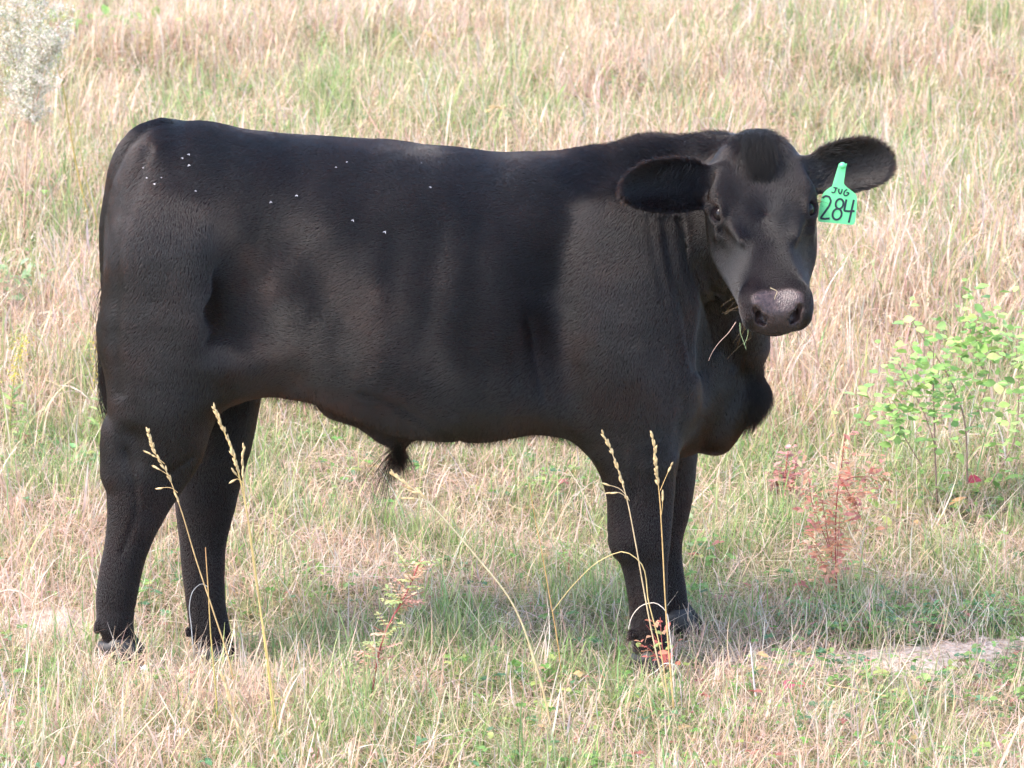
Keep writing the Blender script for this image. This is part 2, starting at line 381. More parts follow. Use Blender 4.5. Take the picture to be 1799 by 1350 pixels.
FOLDS = [([(1112, 1000), (1119, 1090)], 6, .004), ([(1082, 988), (1120, 996), (1160, 990)], 8, .003), ([(1120, 800), (1112, 870), (1100, 915)], 10, .004), ([(222, 790), (236, 850), (238, 905), (214, 970)], 7, .005), ([(186, 1065), (200, 1075), (232, 1070)], 6, .002), ([(1105, 1122), (1140, 1128), (1170, 1122)], 6, .003), ([(352, 1000), (356, 1090)], 7, .003),
 ([(1168, 385), (1180, 470), (1206, 560), (1222, 650)], 11, .010), ([(1194, 385), (1214, 450), (1240, 540), (1256, 610)], 8, .009),
 ([(1222, 420), (1246, 490), (1276, 570), (1290, 640)], 8, .009), ([(1142, 380), (1150, 450), (1168, 520)], 9, .004),
 ([(266, 262), (244, 318), (220, 380), (209, 440), (206, 520), (206, 600), (212, 690)], 10, .006), ([(1008, 380), (992, 480), (990, 590), (1008, 700)], 26, .009),
 ([(932, 560), (946, 640), (962, 700)], 8, .004), ([(905, 590), (915, 690)], 10, .003), ([(560, 690), (620, 705), (680, 725)], 14, .004),
 ([(640, 690), (700, 712), (770, 748), (810, 768)], 8, .006), ([(1200, 700), (1186, 790)], 10, .006), ([(300, 830), (340, 800)], 6, .003), ([(640, 520), (600, 600)], 25, .003),
 ([(780, 400), (760, 560)], 22, .003), ([(850, 400), (835, 600)], 22, .003), ([(700, 420), (690, 560)], 22, .003), ([(1130, 660), (1100, 740), (1090, 820)], 14, .003), ([(1070, 940), (1110, 968)], 7, .002)]
disp = np.zeros(len(BC))
near = (BN[:, 1] < .25) & (BC[:, 1] < .05)
for pl, w_, dep in FOLDS:
    dep = dep * .75
    dm = np.full(len(BC), 1e9)
    for (a0, a1), (b0, b1) in zip(pl[:-1], pl[1:]):
        du, dv = b0 - a0, b1 - a1; t_ = np.clip(((_u - a0) * du + (_v - a1) * dv) / (du * du + dv * dv), 0, 1)
        dm = np.minimum(dm, np.hypot(_u - a0 - t_ * du, _v - a1 - t_ * dv))
    disp -= dep * np.exp(-(dm / w_)**2) * near * (1 - .95 * np.maximum(HEADM, EARM))
_fw = sstep(344, 402, _u - .10 * (_v - 520) * -1 + 6 * np.sin(_v / 31)) * sstep(640, 400, _u) * sstep(370, 560, _v) * sstep(650, 590, _v + .10 * (_u - 400))
disp -= .011 * _fw * near
disp += .0020 * Noise(3, .20)(BC) * (1 - HEADM) * (1 - EARM) + .0002 * Noise(4, .05)(BC) * (1 - EARM)
BC = BC + BN * disp[:, None]
BC = relax(BC, BQ, 2)
BN, BFN = vnormals(BC, BQ)
# ------------------------------------------------------------------ materials of the calf
def hide_material():
    m, N, L, b = mat_new('calf_hide')
    at = N.new('ShaderNodeAttribute'); at.attribute_name = 'pad'
    tn = N.new('ShaderNodeTexNoise'); tn.inputs['Scale'].default_value = 160; tn.inputs['Detail'].default_value = 6
    tc = N.new('ShaderNodeTexCoord'); L.new(tc.outputs['Object'], tn.inputs['Vector'])
    mx = N.new('ShaderNodeMix'); mx.data_type = 'RGBA'; L.new(at.outputs['Fac'], mx.inputs['Factor'])
    mx.inputs['A'].default_value = (.019, .0145, .0155, 1)
    rp = N.new('ShaderNodeValToRGB'); rp.color_ramp.elements[0].position = .3; rp.color_ramp.elements[1].position = .75
    rp.color_ramp.elements[0].color = (.022, .012, .011, 1); rp.color_ramp.elements[1].color = (.092, .055, .050, 1)
    L.new(tn.outputs['Fac'], rp.inputs['Fac']); L.new(rp.outputs['Color'], mx.inputs['B']); L.new(mx.outputs['Result'], b.inputs['Base Color'])
    mr = N.new('ShaderNodeMapRange'); L.new(at.outputs['Fac'], mr.inputs['Value']); mr.inputs['To Min'].default_value = .75; mr.inputs['To Max'].default_value = .33
    L.new(mr.outputs['Result'], b.inputs['Roughness'])
    ms = N.new('ShaderNodeMath'); ms.operation = 'MULTIPLY'; ms.inputs[1].default_value = .5; L.new(at.outputs['Fac'], ms.inputs[0]); L.new(ms.outputs[0], b.inputs['Specular IOR Level'])
    vo = N.new('ShaderNodeTexVoronoi'); vo.inputs['Scale'].default_value = 330; L.new(tc.outputs['Object'], vo.inputs['Vector'])
    bp = N.new('ShaderNodeBump'); bp.inputs['Distance'].default_value = .002; L.new(vo.outputs['Distance'], bp.inputs['Height'])
    mu = N.new('ShaderNodeMath'); mu.operation = 'MULTIPLY'; mu.inputs[1].default_value = .5; L.new(at.outputs['Fac'], mu.inputs[0]); L.new(mu.outputs[0], bp.inputs['Strength'])
    L.new(bp.outputs['Normal'], b.inputs['Normal'])
    return m
def hair_material(name, melanin=.972, red=.55, rough=.28, radial=.45, coat=.0, vary=True, ior=1.58):
    m = bpy.data.materials.new(name); m.use_nodes = True; N = m.node_tree.nodes; L = m.node_tree.links
    N.clear(); out = N.new('ShaderNodeOutputMaterial'); h = N.new('ShaderNodeBsdfHairPrincipled')
    h.parametrization = 'MELANIN'
    h.inputs['Melanin'].default_value = melanin; h.inputs['Melanin Redness'].default_value = red
    h.inputs['Roughness'].default_value = rough; h.inputs['Radial Roughness'].default_value = radial
    h.inputs['Random Color'].default_value = .10; h.inputs['Random Roughness'].default_value = .3; h.inputs['IOR'].default_value = ior
    if 'Coat' in h.inputs: h.inputs['Coat'].default_value = coat
    if vary:
        a = N.new('ShaderNodeAttribute'); a.attribute_name = 'brown'
        mr = N.new('ShaderNodeMapRange'); mr.inputs['To Min'].default_value = melanin; mr.inputs['To Max'].default_value = melanin - .11
        L.new(a.outputs['Fac'], mr.inputs['Value']); L.new(mr.outputs['Result'], h.inputs['Melanin'])
    L.new(h.outputs[0], out.inputs['Surface'])
    return m
HIDE = hide_material()
FUR = hair_material('calf_fur'); LONGFUR = hair_material('calf_long_hair', 1.0, .4, .5, .4, vary=False, ior=1.33)

# regions in the head frame
_l = (BC - HO) @ HR.T
PAD = HEADM * sstep(.354, .366, _l[:, 0] + .014 * sstep(.055, .02, np.abs(_l[:, 1]))) * sstep(-.110, -.098, _l[:, 2]) * sstep(.055, .045, np.abs(_l[:, 1]) + .25 * np.maximum(0, -.05 - _l[:, 2]))
calf = np_mesh('calf', BC, BQ, HIDE)
attr(calf.data, 'pad', PAD)
tag(calf, 'black calf standing side-on in dry pasture, head turned to face us, green ear tag', 'calf')

# ------------------------------------------------------------------ coat: combed hair on the body
NB, NS, NR = Noise(11, .10), Noise(12, .30), Noise(13, .035)
def flow(p, n, hm, em):
    """direction the hair lies at points p with normals n (world)"""
    u, v = UVof(p)
    z = p[:, 2]
    d = np.tile(np.array([-.92, 0, -.38]), (len(p), 1))                 # barrel: back and down
    top = sstep(.25, .95, n[:, 2])[:, None]
    d = d * (1 - top) + np.array([-1, 0, -.15]) * top
    th = (sstep(480, 330, u) * (1 - top[:, 0] * .6))[:, None]; d = d * (1 - th) + np.array([-.22, 0, -.97]) * th         # thigh: down
    nk = (sstep(930, 1140, u + 30 * NS(p) + 10 * NB(p)) * sstep(820, 700, v))[:, None]; d = d * (1 - nk) + np.array([-.3, 0, -.95]) * nk      # neck, shoulder
    ft = (sstep(1215, 1260, u) * sstep(820, 760, v))[:, None]; d = d * (1 - ft) + np.array([.25, 0, -.97]) * ft
    lg = sstep(780, 850, v)[:, None]; d = d * (1 - lg) + np.array([-.2, 0, -.98]) * lg
    be = sstep(-.5, -.9, n[:, 2])[:, None]; d = d * (1 - be) + np.array([-.9, 0, -.3]) * be
    # flank whorl: hair ahead of the thigh turns up and back, ends in a sharp parting
    uu = u - .10 * (v - 520) * -1 + 7 * NB(p); vv = v + 14 * NS(p)
    fw = sstep(362, 384, uu) * sstep(640, 420, uu) * sstep(400, 530, vv) * sstep(640, 585, vv)
    fw = fw * (n[:, 1] < .2); c = np.stack([-1 + 0 * u, 0 * u, .35 + 0 * u], 1)
    d = d * (1 - fw[:, None]) + c * fw[:, None]
    # rosette high on the shoulder
    d += .20 * np.stack([NS(p), NS(p[:, [1, 2, 0]]), NS(p[:, [2, 0, 1]])], 1) + .06 * np.stack([NB(p), NB(p[:, [1, 2, 0]]), NB(p[:, [2, 0, 1]])], 1)
    # head: radiate from the whorl between the eyes with a slight spiral
    w = H(.165, 0, .006); r = p - w; rl = np.linalg.norm(r, axis=1, keepdims=True); ru = r / np.maximum(rl, 1e-6)
    sw = np.cross(np.tile(hn, (len(p), 1)), ru); k = np.exp(-(rl / .035)**2)
    hd = ru + sw * (.25 + .9 * k) + hf * .25 * sstep(.05, .2, rl)
    d = d * (1 - hm[:, None]) + hd * hm[:, None]
    for (m_, t_, b_, R_) in em:
        ed = R_[0] * 1.0 - UV * (.45 if R_[0][0] < 0 else -.45) + R_[1] * (b_ / .045)[:, None] * 1.2
        d = d * (1 - m_[:, None]) + ed * m_[:, None]
    d = d - n * (d * n).sum(1, keepdims=True)
    th_ = np.arctan2(r @ hs, r @ hf) + 9 * rl[:, 0]; N_ = 46; off = (np.round(th_ * N_ / 6.2832) * 6.2832 / N_ - th_)
    amt = hm * np.exp(-((rl[:, 0] - .035) / .035)**2) * 5.0
    d = d + (np.cross(hn, ru) * (off * amt)[:, None]) * -1
    d = d - n * (d * n).sum(1, keepdims=True)
    return unit(d)
def sample_mesh(co, nrm, q, wgt, count, extra, rg):
    a = np.linalg.norm(np.cross(co[q[:, 2]] - co[q[:, 0]], co[q[:, 3]] - co[q[:, 1]]), axis=1) * wgt[q].mean(1)
    cdf = np.cumsum(a); f = np.searchsorted(cdf, (np.arange(count) + rg.uniform(size=count)) / count * cdf[-1]).clip(0, len(q) - 1)
    s_, t_ = rg.uniform(size=(2, count)); W = np.stack([(1-s_)*(1-t_), s_*(1-t_), s_*t_, (1-s_)*t_], 1)
    def mix(x): y = x[q[f]]; return (y * (W[..., None] if y.ndim == 3 else W)).sum(1)
    return mix(co), unit(mix(nrm)), [mix(x) for x in extra]
def strands(name, roots, dirs, nrm, length, lift, width, mat, parent, rg, npt=5, droop=0.0, jitter=.075, tint=None, curl=0.0):
    n = len(roots)
    d = unit(dirs + rg.normal(size=(n, 3)) * jitter)
    d = unit(d - nrm * (d * nrm).sum(1, keepdims=True)); side = np.cross(nrm, d)
    L_ = (length * rg.uniform(.7, 1.15, n))[:, None]; lift = np.asarray(lift) * rg.uniform(.7, 1.3, n); lift = lift[:, None]
    pts = np.zeros((n, npt, 3)); bend = rg.normal(size=(n, 1)) * curl
    for i in range(npt):
        t = i / (npt - 1)
        pts[:, i] = roots - nrm * (.0006 - .0018 * min(1, t * 2.5)) + L_ * (d * t * np.cos(lift) + nrm * (np.sin(lift) * t * (1 - .38 * t)) + side * bend * t * t)
        pts[:, i, 2] -= (L_[:, 0] * droop * t * t)
    hc = bpy.data.hair_curves.new(name); hc.add_curves([npt] * n)
    hc.attributes['position'].data.foreach_set('vector', pts.astype(np.float32).ravel())
    prof = np.array([1, .95, .85, .6, .12]) if npt == 5 else np.linspace(1, .12, npt)
    r = (np.asarray(width) * .5 * np.ones(n))[:, None] * prof[None]
    a = hc.attributes.new('radius', 'FLOAT', 'POINT'); a.data.foreach_set('value', r.astype(np.float32).ravel())
    if tint is not None:
        a = hc.attributes.new('brown', 'FLOAT', 'CURVE'); a.data.foreach_set('value', np.asarray(tint, np.float32))
    hc.materials.append(mat)
    o = bpy.data.objects.new(name, hc); return link(o, parent)

LEN = np.full(len(BC), .0095)
u_, v_ = _u, _v
LEN += .008 * sstep(.5, .9, BN[:, 2]) * sstep(930, 1060, u_)                 # withers and crest
LEN += .004 * sstep(.6, .9, BN[:, 2])
LEN += .006 * sstep(-.3, -.8, BN[:, 2]) * (v_ < 830)
LEN += .006 * sstep(1200, 1300, u_) * sstep(600, 700, v_)
LEN += .010 * np.exp(-((u_ - 700) / 30)**2 - ((v_ - 790) / 22)**2)
LEN += .007 * sstep(230, 195, u_) * sstep(700, 500, v_)
LEN = LEN * (1 - sstep(780, 900, v_)) + .0048 * sstep(780, 900, v_)
LEN = LEN * (1 - HEADM) + .0035 * HEADM * np.exp(-(np.linalg.norm(BC - H(.165, 0, 0), axis=1) / .05)**2) + (.0062 + .006 * sstep(.03, -.02, _l[:, 0])) * HEADM
LEN = LEN * (1 - EARM) + .0105 * EARM
for (m_, t_, b_, R_) in EARINFO: LEN += m_ * .013 * sstep(.7, 1.0, np.hypot(b_ / .055, (t_ - .5) * 1.9))
LEN *= 1 - .55 * HEADM * sstep(.25, .34, _l[:, 0])
DEN = (1 - PAD) * (BC[:, 2] > .02)
DEN *= 1 + .9 * HEADM + .5 * EARM
LIFT = .165 + .25 * sstep(.5, .9, BN[:, 2]) * sstep(930, 1060, u_) + .12 * sstep(-.3, -.8, BN[:, 2]) - .06 * HEADM + .1 * EARM
NFUR = 1100000
emx = []
for (m_, t_, b_, R_) in EARINFO: emx += [m_, t_, b_]
rt, rn, ex = sample_mesh(BC, BN, BQ, DEN, NFUR, [LEN, HEADM, LIFT] + emx, rng)
# keep hair off the eyeballs
ok = np.ones(len(rt), bool)
for ec in EYE: ok &= np.linalg.norm(rt - ec, axis=1) > .0225
rt, rn, ex = rt[ok], rn[ok], [e_[ok] for e_ in ex]
em = [(ex[3], ex[4], ex[5], EARINFO[0][3]), (ex[6], ex[7], ex[8], EARINFO[1][3])]
fd = flow(rt, rn, ex[1], em)
clump = Noise(21, .012); cl = np.stack([clump(rt), clump(rt[:, [1, 2, 0]]), clump(rt[:, [2, 0, 1]])], 1)
fd = unit(fd + cl * .015)
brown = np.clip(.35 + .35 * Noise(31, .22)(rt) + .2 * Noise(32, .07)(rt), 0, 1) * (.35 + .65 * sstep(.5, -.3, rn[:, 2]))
lw = .00050 + .00014 * (1 - ex[1])
strands('coat', rt, fd, rn, ex[0], ex[2], lw, FUR, calf, rng, tint=brown, droop=.0)

def nearest_on_calf(u, v, rad=4.0):
    m = np.flatnonzero((np.abs(_u - u) < rad) & (np.abs(_v - v) < rad))
    return m[np.argmin(BC[m, 1])]
def tuft(name, mask, count, length, direction, lift, width, jitter=.2, droop=.3, curl=.15, mat=LONGFUR, npt=7):
    r_, n_, _ = sample_mesh(BC, BN, BQ, mask, count, [], rng)
    d_ = np.tile(np.asarray(direction, float), (count, 1)) if np.ndim(direction) == 1 else direction(r_, n_)
    sh_ = rng.permutation(count); r_, n_, d_ = r_[sh_], n_[sh_], d_[sh_]
    return strands(name, r_, d_, n_, np.full(count, length), np.full(count, lift), width, mat, calf, rng, npt=npt, jitter=jitter, droop=droop, curl=curl)
# forelock lying forward from the poll over the brow
fl = HEADM * sstep(.036, .012, np.abs(_l[:, 1])) * sstep(-.045, -.03, _l[:, 0]) * sstep(.040, .015, _l[:, 0]) * (BN @ hn > -.5)
tuft('forelock', fl, 8000, .062, lambda r, n: np.tile(hf, (len(r), 1)) - hs * (((r - HO) @ hs) / .05)[:, None] * .9, .78, .0007, jitter=.26, droop=.45)
tuft('forelock_edge', HEADM * sstep(.055, .03, np.abs(_l[:, 1])) * sstep(-.045, -.03, _l[:, 0]) * sstep(.05, .01, _l[:, 0]), 3500, .030, lambda r, n: np.tile(hf, (len(r), 1)) + hs * (((r - HO) @ hs) / .05)[:, None] * .5, .45, .0006, jitter=.3, droop=.2, mat=FUR)
cr = HEADM * sstep(.07, .03, np.abs(_l[:, 1])) * sstep(-.06, -.03, _l[:, 0]) * sstep(.0, -.02, _l[:, 0])
tuft('poll_hair', cr + 1e-9, 2600, .026, -hf * .6 + UV * .3, .8, .0007, jitter=.4, droop=.1)
nk = sstep(.55, .85, BN[:, 2]) * sstep(1010, 1130, u_) * (1 - HEADM) * (1 - EARM) * (u_ < 1290)
tuft('mane', nk, 6000, .026, np.array([-.9, 0, -.1]), .75, .0007, jitter=.35, droop=.05)
for (m_, t_, b_, R_), nm in zip(EARINFO, ('ear_wisps', 'ear_wisps')):
    tuft(nm, m_ * sstep(.75, .3, t_) * (BN @ R_[2] > .2) + 1e-12, 700, .026, R_[0] - UV * (.5 if R_[0][0] < 0 else -.5), .5, .0005, jitter=.4, droop=.2, mat=FUR)
# sheath tuft with its long wisp
st = np.exp(-((u_ - 702) / 8)**2 - ((v_ - 790) / 12)**2) * (v_ < 830) * (BN[:, 2] < .2)
tuft('sheath_hair', st, 900, .046, np.array([.02, 0, -1.0]), .45, .0006, jitter=.14, droop=.8)
st2 = np.exp(-((u_ - 703) / 6)**2 - ((v_ - 798) / 8)**2) * (v_ < 830) * (BN[:, 2] < .0)
tuft('sheath_wisp', st2, 150, .118, np.array([-.25, 0, -1.0]), .3, .0006, jitter=.05, droop=1.0, curl=.08)
# dewlap fringe, belly fringe, thigh fringe behind
dw = sstep(1300, 1335, u_) * sstep(620, 680, v_) * sstep(790, 740, v_) * (1 - HEADM)
tuft('dewlap_hair', dw, 2600, .030, np.array([.25, 0, -1.0]), .5, .0006, jitter=.3, droop=.4)
bl = sstep(-.6, -.9, BN[:, 2]) * (v_ < 830) * (u_ > 470) * (u_ < 1180)
tuft('belly_hair', bl, 6000, .020, np.array([-.3, 0, -1.0]), .6, .0006, jitter=.4, droop=.6)
# tail switch hanging behind the hocks
def switch():
    n = 1500; p0 = TAIL[-3] + rng.normal(size=(n, 3)) * [.004, .007, .004]; t0 = rng.uniform(0, 1, n)[:, None]
    p0 = TAIL[-4] * (1 - t0) + TAIL[-1] * t0 + rng.normal(size=(n, 3)) * [.006, .008, .002]
    tip = P(204, 752, -.02); npt = 7; pts = np.zeros((n, npt, 3)); ln_ = rng.uniform(.3, 1.08, n)[:, None]
    off = rng.normal(size=(n, 3)) * [.010, .014, 0]
    for i in range(npt):
        t = i / (npt - 1)
        pts[:, i] = p0 + (tip - p0) * t * ln_ + off * math.sin(t * 2.2) + np.array([-.014, 0, 0]) * math.sin(t * math.pi)
    hc = bpy.data.hair_curves.new('tail_switch'); hc.add_curves([npt] * n)
    hc.attributes['position'].data.foreach_set('vector', pts.astype(np.float32).ravel())
    a = hc.attributes.new('radius', 'FLOAT', 'POINT'); a.data.foreach_set('value', np.tile(np.linspace(.0005, .00015, npt), n).astype(np.float32))
    hc.materials.append(LONGFUR); link(bpy.data.objects.new('tail_switch', hc), calf)
switch()
def whiskers():
    n = 46; npt = 6; pts = np.zeros((n, npt, 3))
    for k in range(n):
        sg = rng.choice([-1, 1]); kind = rng.uniform()
        if kind < .45: p0 = H(rng.uniform(.32, .385), sg * rng.uniform(.03, .062), -.090 - rng.uniform(0, .03)); d0 = hf * .35 + hs * sg * .5 - hn * .7; L_ = rng.uniform(.025, .06)
        elif kind < .75: p0 = H(rng.uniform(.30, .37), sg * .066, rng.uniform(-.08, -.02)); d0 = hf * .3 + hs * sg + hn * .1; L_ = rng.uniform(.02, .04)
        else: p0 = H(.105 + rng.uniform(-.015, .02), sg * .102, -.026 + rng.uniform(-.008, .008)); d0 = hf * .2 + hs * sg * .9 + hn * .5; L_ = rng.uniform(.02, .035)
        d0 = unit(d0 + rng.normal(size=3) * .25)
        for i in range(npt): t = i / (npt - 1); pts[k, i] = p0 + d0 * L_ * t - np.array([0, 0, .25]) * L_ * t * t
    hc = bpy.data.hair_curves.new('whiskers'); hc.add_curves([npt] * n)
    hc.attributes['position'].data.foreach_set('vector', pts.astype(np.float32).ravel())
    a = hc.attributes.new('radius', 'FLOAT', 'POINT'); a.data.foreach_set('value', np.tile(np.linspace(.0003, .00012, npt), n).astype(np.float32))
    hc.materials.append(hair_material('whisker', .55, .2, .3, .4, vary=False)); link(bpy.data.objects.new('whiskers', hc), calf)
whiskers()

# ------------------------------------------------------------------ eyes
def sphere(c, r, nu=28, nv=18, ax=(1, 0, 0)):
    a = np.linspace(0, 2 * math.pi, nu, endpoint=False); b = np.linspace(0, math.pi, nv + 1)
    z = unit(np.asarray(ax, float)); x = unit(np.cross(z, [.3, .2, 1])); y = np.cross(z, x)
    co = np.array([[math.sin(B) * math.cos(A), math.sin(B) * math.sin(A), math.cos(B)] for B in b for A in a])
    co = c + r * (co[:, :1] * x + co[:, 1:2] * y + co[:, 2:] * z)
    q = [[i * nu + j, (i + 1) * nu + j, (i + 1) * nu + (j + 1) % nu, i * nu + (j + 1) % nu] for i in range(nv) for j in range(nu)]
    return co, np.array(q)
EYEM, N, L, b = mat_new('calf_eye'); b.inputs['Base Color'].default_value = (.008, .006, .007, 1); b.inputs['Roughness'].default_value = .05; b.inputs['Specular IOR Level'].default_value = .22
LID, N, L, b = mat_new('eye_rim'); b.inputs['Base Color'].default_value = (.018, .010, .010, 1); b.inputs['Roughness'].default_value = .6
def tube(pts, rs, sides=6, cap=True):
    pts = np.asarray(pts, float); n = len(pts); T = unit(np.gradient(pts, axis=0)); ref = np.array([.31, .2, .93]) if abs(unit(pts[-1] - pts[0])[2]) < .8 else np.array([.9, .4, .1])
    x = unit(np.cross(T, ref)); y = np.cross(T, x); a = np.linspace(0, 2 * math.pi, sides, endpoint=False)
    rs = np.broadcast_to(np.asarray(rs, float), (n,))
    co = pts[:, None] + rs[:, None, None] * (np.cos(a)[None, :, None] * x[:, None] + np.sin(a)[None, :, None] * y[:, None])
    q = [[i * sides + j, i * sides + (j + 1) % sides, (i + 1) * sides + (j + 1) % sides, (i + 1) * sides + j] for i in range(n - 1) for j in range(sides)]
    return co.reshape(-1, 3), np.array(q)
def merge(parts):
    co, f, o = [], [], 0
    for c, q in parts: co.append(c); f.append(np.asarray(q) + o); o += len(c)
    return np.concatenate(co), np.concatenate(f)
for sg, ec in zip((-1, 1), EYE):
    en = eye_dir(sg)
    eo = np_mesh('eye', *sphere(ec + en * .0016, .0187, ax=en), EYEM, calf)
    e1 = unit(hf - en * (hf @ en)); e2 = np.cross(en, e1)
    ring = [ec + en * (.0112 - .004 * abs(math.cos(a))) + e1 * math.cos(a) * .0172 + e2 * math.sin(a) * .0115 for a in np.linspace(0, 2 * math.pi, 33)]
    np_mesh('eye_rim', *tube(ring, .0016), LID, calf)
    # upper lashes
    n = 26; npt = 5; pts = np.zeros((n, npt, 3)); up = -e1 if (-e1) @ UV > 0 else e1
    for k in range(n):
        a = math.pi + (k / (n - 1) - .5) * 2.3
        p0 = ec + en * .0125 + e1 * math.cos(a) * .0185 + e2 * math.sin(a) * .012
        d0 = unit(en + up * .35 - UV * .25 + rng.normal(size=3) * .12)
        for i in range(npt): t = i / (npt - 1); pts[k, i] = p0 + d0 * .022 * t - UV * .006 * t * t
    hc = bpy.data.hair_curves.new('eyelashes'); hc.add_curves([npt] * n)
    hc.attributes['position'].data.foreach_set('vector', pts.astype(np.float32).ravel())
    a_ = hc.attributes.new('radius', 'FLOAT', 'POINT'); a_.data.foreach_set('value', np.tile(np.linspace(.00035, .0001, npt), n).astype(np.float32))
    hc.materials.append(LONGFUR); link(bpy.data.objects.new('eyelashes', hc), calf)

# ------------------------------------------------------------------ cloven hooves
HOOF, N, L, b = mat_new('hoof_horn'); b.inputs['Roughness'].default_value = .5
tn = N.new('ShaderNodeTexNoise'); tn.inputs['Scale'].default_value = 40; tn.inputs['Detail'].default_value = 5
rp = N.new('ShaderNodeValToRGB'); rp.color_ramp.elements[0].color = (.012, .010, .010, 1); rp.color_ramp.elements[1].color = (.055, .046, .040, 1)
rp.color_ramp.elements[0].position = .42; rp.color_ramp.elements[1].position = .8
L.new(tn.outputs['Fac'], rp.inputs['Fac']); L.new(rp.outputs['Color'], b.inputs['Base Color'])
def hoof(u, v, y, yaw=0.0):
    base = P(u, v, y); parts = []
    for sg in (-1, 1):
        prof = []   # rings from the coronet down to the sole
        for t, fx, bx, w in ((0, .030, -.034, .021), (.3, .042, -.038, .024), (.65, .054, -.040, .026), (1.0, .064, -.041, .027)):
            z = .052 * (1 - t); cx = (fx + bx) / 2; rx = (fx - bx) / 2
            for a in np.linspace(0, 2 * math.pi, 20, endpoint=False):
                px = cx + rx * math.cos(a); py = w * math.sin(a) * (1 - .25 * max(0, math.cos(a)))
                if py * sg < 0: py *= .55
                prof.append((px, py + sg * .0195 * (1 + .12 * t * math.cos(a)), z + (.012 * (1 - t) if math.cos(a) < 0 else 0) * -math.cos(a) * .0 - .010 * (1 - t) * (-math.cos(a) > .2)))
        n = 20; co = np.array(prof); q = [[i * n + j, i * n + (j + 1) % n, (i + 1) * n + (j + 1) % n, (i + 1) * n + j] for i in range(3) for j in range(n)]
        q += [[3 * n + j, 3 * n + j + 1, 3 * n + (n - 2 - j), 3 * n + (n - 1 - j)] for j in range(n // 2 - 1)]
        q += [[j + 1, j, n - 1 - j, n - 2 - j] for j in range(n // 2 - 1)]
        parts.append((co, np.array(q)))
    co, q = merge(parts); c, s_ = math.cos(yaw), math.sin(yaw)
    co = np.stack([co[:, 0] * c - co[:, 1] * s_, co[:, 0] * s_ + co[:, 1] * c, co[:, 2]], 1) + base
    return np_mesh('hoof', co, q, HOOF, calf)
HOOVES = [(206, 1158, -.145), (372, 1172, .030), (1143, 1180, -.15), (1184, 1106, .12)]
for h_, yw in zip(HOOVES, (-.1, -.25, -.3, -.1)): hoof(*h_, yw)

# ------------------------------------------------------------------ ear tag
TAGM, N, L, b = mat_new('tag_plastic'); b.inputs['Base Color'].default_value = (.15, .66, .27, 1); b.inputs['Roughness'].default_value = .35
b.inputs['Subsurface Weight'].default_value = .15; b.inputs['Subsurface Radius'].default_value = (.01, .01, .01)
INK, N, L, b = mat_new('tag_ink'); b.inputs['Base Color'].default_value = (.012, .02, .03, 1); b.inputs['Roughness'].default_value = .6
def tz(x, y): return 1400 + x / 8.44, 260 + y / 8.44
TY = -.245
def tagpt(u, v, off=0.0):
    w = .004 * math.sin((u - 1471) / 34 * 1.4) ** 2 * 1.5
    return P(u, v, TY - off + w - (v - 288) / 860 * .10)
outl = [tz(*p) for p in ((622, 236), (640, 290), (632, 380), (618, 460), (606, 510), (585, 535), (520, 575), (440, 625), (400, 665), (372, 720), (345, 830), (325, 960), (312, 1050), (318, 1085), (345, 1098), (500, 1112), (680, 1130), (800, 1142), (835, 1138), (860, 1110),
     (872, 1040), (885, 900), (892, 780), (888, 720), (868, 682), (820, 645), (760, 600), (715, 560), (698, 530), (700, 480), (716, 380), (728, 300), (744, 236))]
n = len(outl); cu, cv = 1471, 357
bmco = [tagpt(*p) for p in outl] + [tagpt(*p, .0) + np.array([0, .0016, 0]) for p in outl]
import bmesh
bm = bmesh.new(); vf = [bm.verts.new(c) for c in bmco[:n]]; vb = [bm.verts.new(c) for c in bmco[n:]]
bm.faces.new(vf); bm.faces.new(vb[::-1])
for i in range(n): bm.faces.new((vf[i], vf[(i+1) % n], vb[(i+1) % n], vb[i]))
bmesh.ops.triangulate(bm, faces=[f for f in bm.faces if len(f.verts) > 4]); bmesh.ops.recalc_face_normals(bm, faces=bm.faces)
me = bpy.data.meshes.new('ear_tag'); bm.to_mesh(me); bm.free(); me.materials.append(TAGM)
eartag = link(bpy.data.objects.new('ear_tag', me), calf); eartag['label'] = 'green plastic ear tag with handwritten JUG 284'
def stroke(pts, wpx):
    pts = [np.array(tz(*p)) for p in pts]; fine = []
    for a, c in zip(pts[:-1], pts[1:]):
        k = max(2, int(np.linalg.norm(c - a) / 1.2)); fine += [a + (c - a) * i / k for i in range(k)]
    fine.append(pts[-1]); fine = np.array(fine)
    for _ in range(2): fine[1:-1] = (fine[:-2] + fine[1:-1] * 2 + fine[2:]) / 4
    T = unit(np.gradient(fine, axis=0)); Nn = np.stack([-T[:, 1], T[:, 0]], 1); co = []
    for p, nn in zip(fine, Nn): co += [tagpt(*(p + nn * wpx / 2), .0008), tagpt(*(p - nn * wpx / 2), .0008)]
    return np.array(co), np.array([[2*i, 2*i+1, 2*i+3, 2*i+2] for i in range(len(fine) - 1)])
def oval(cx, cy, rx, ry, tilt=0): return [(cx + rx * math.cos(a) + tilt * math.sin(a) * -ry, cy + ry * math.sin(a)) for a in np.linspace(0, 2 * math.pi, 22)]
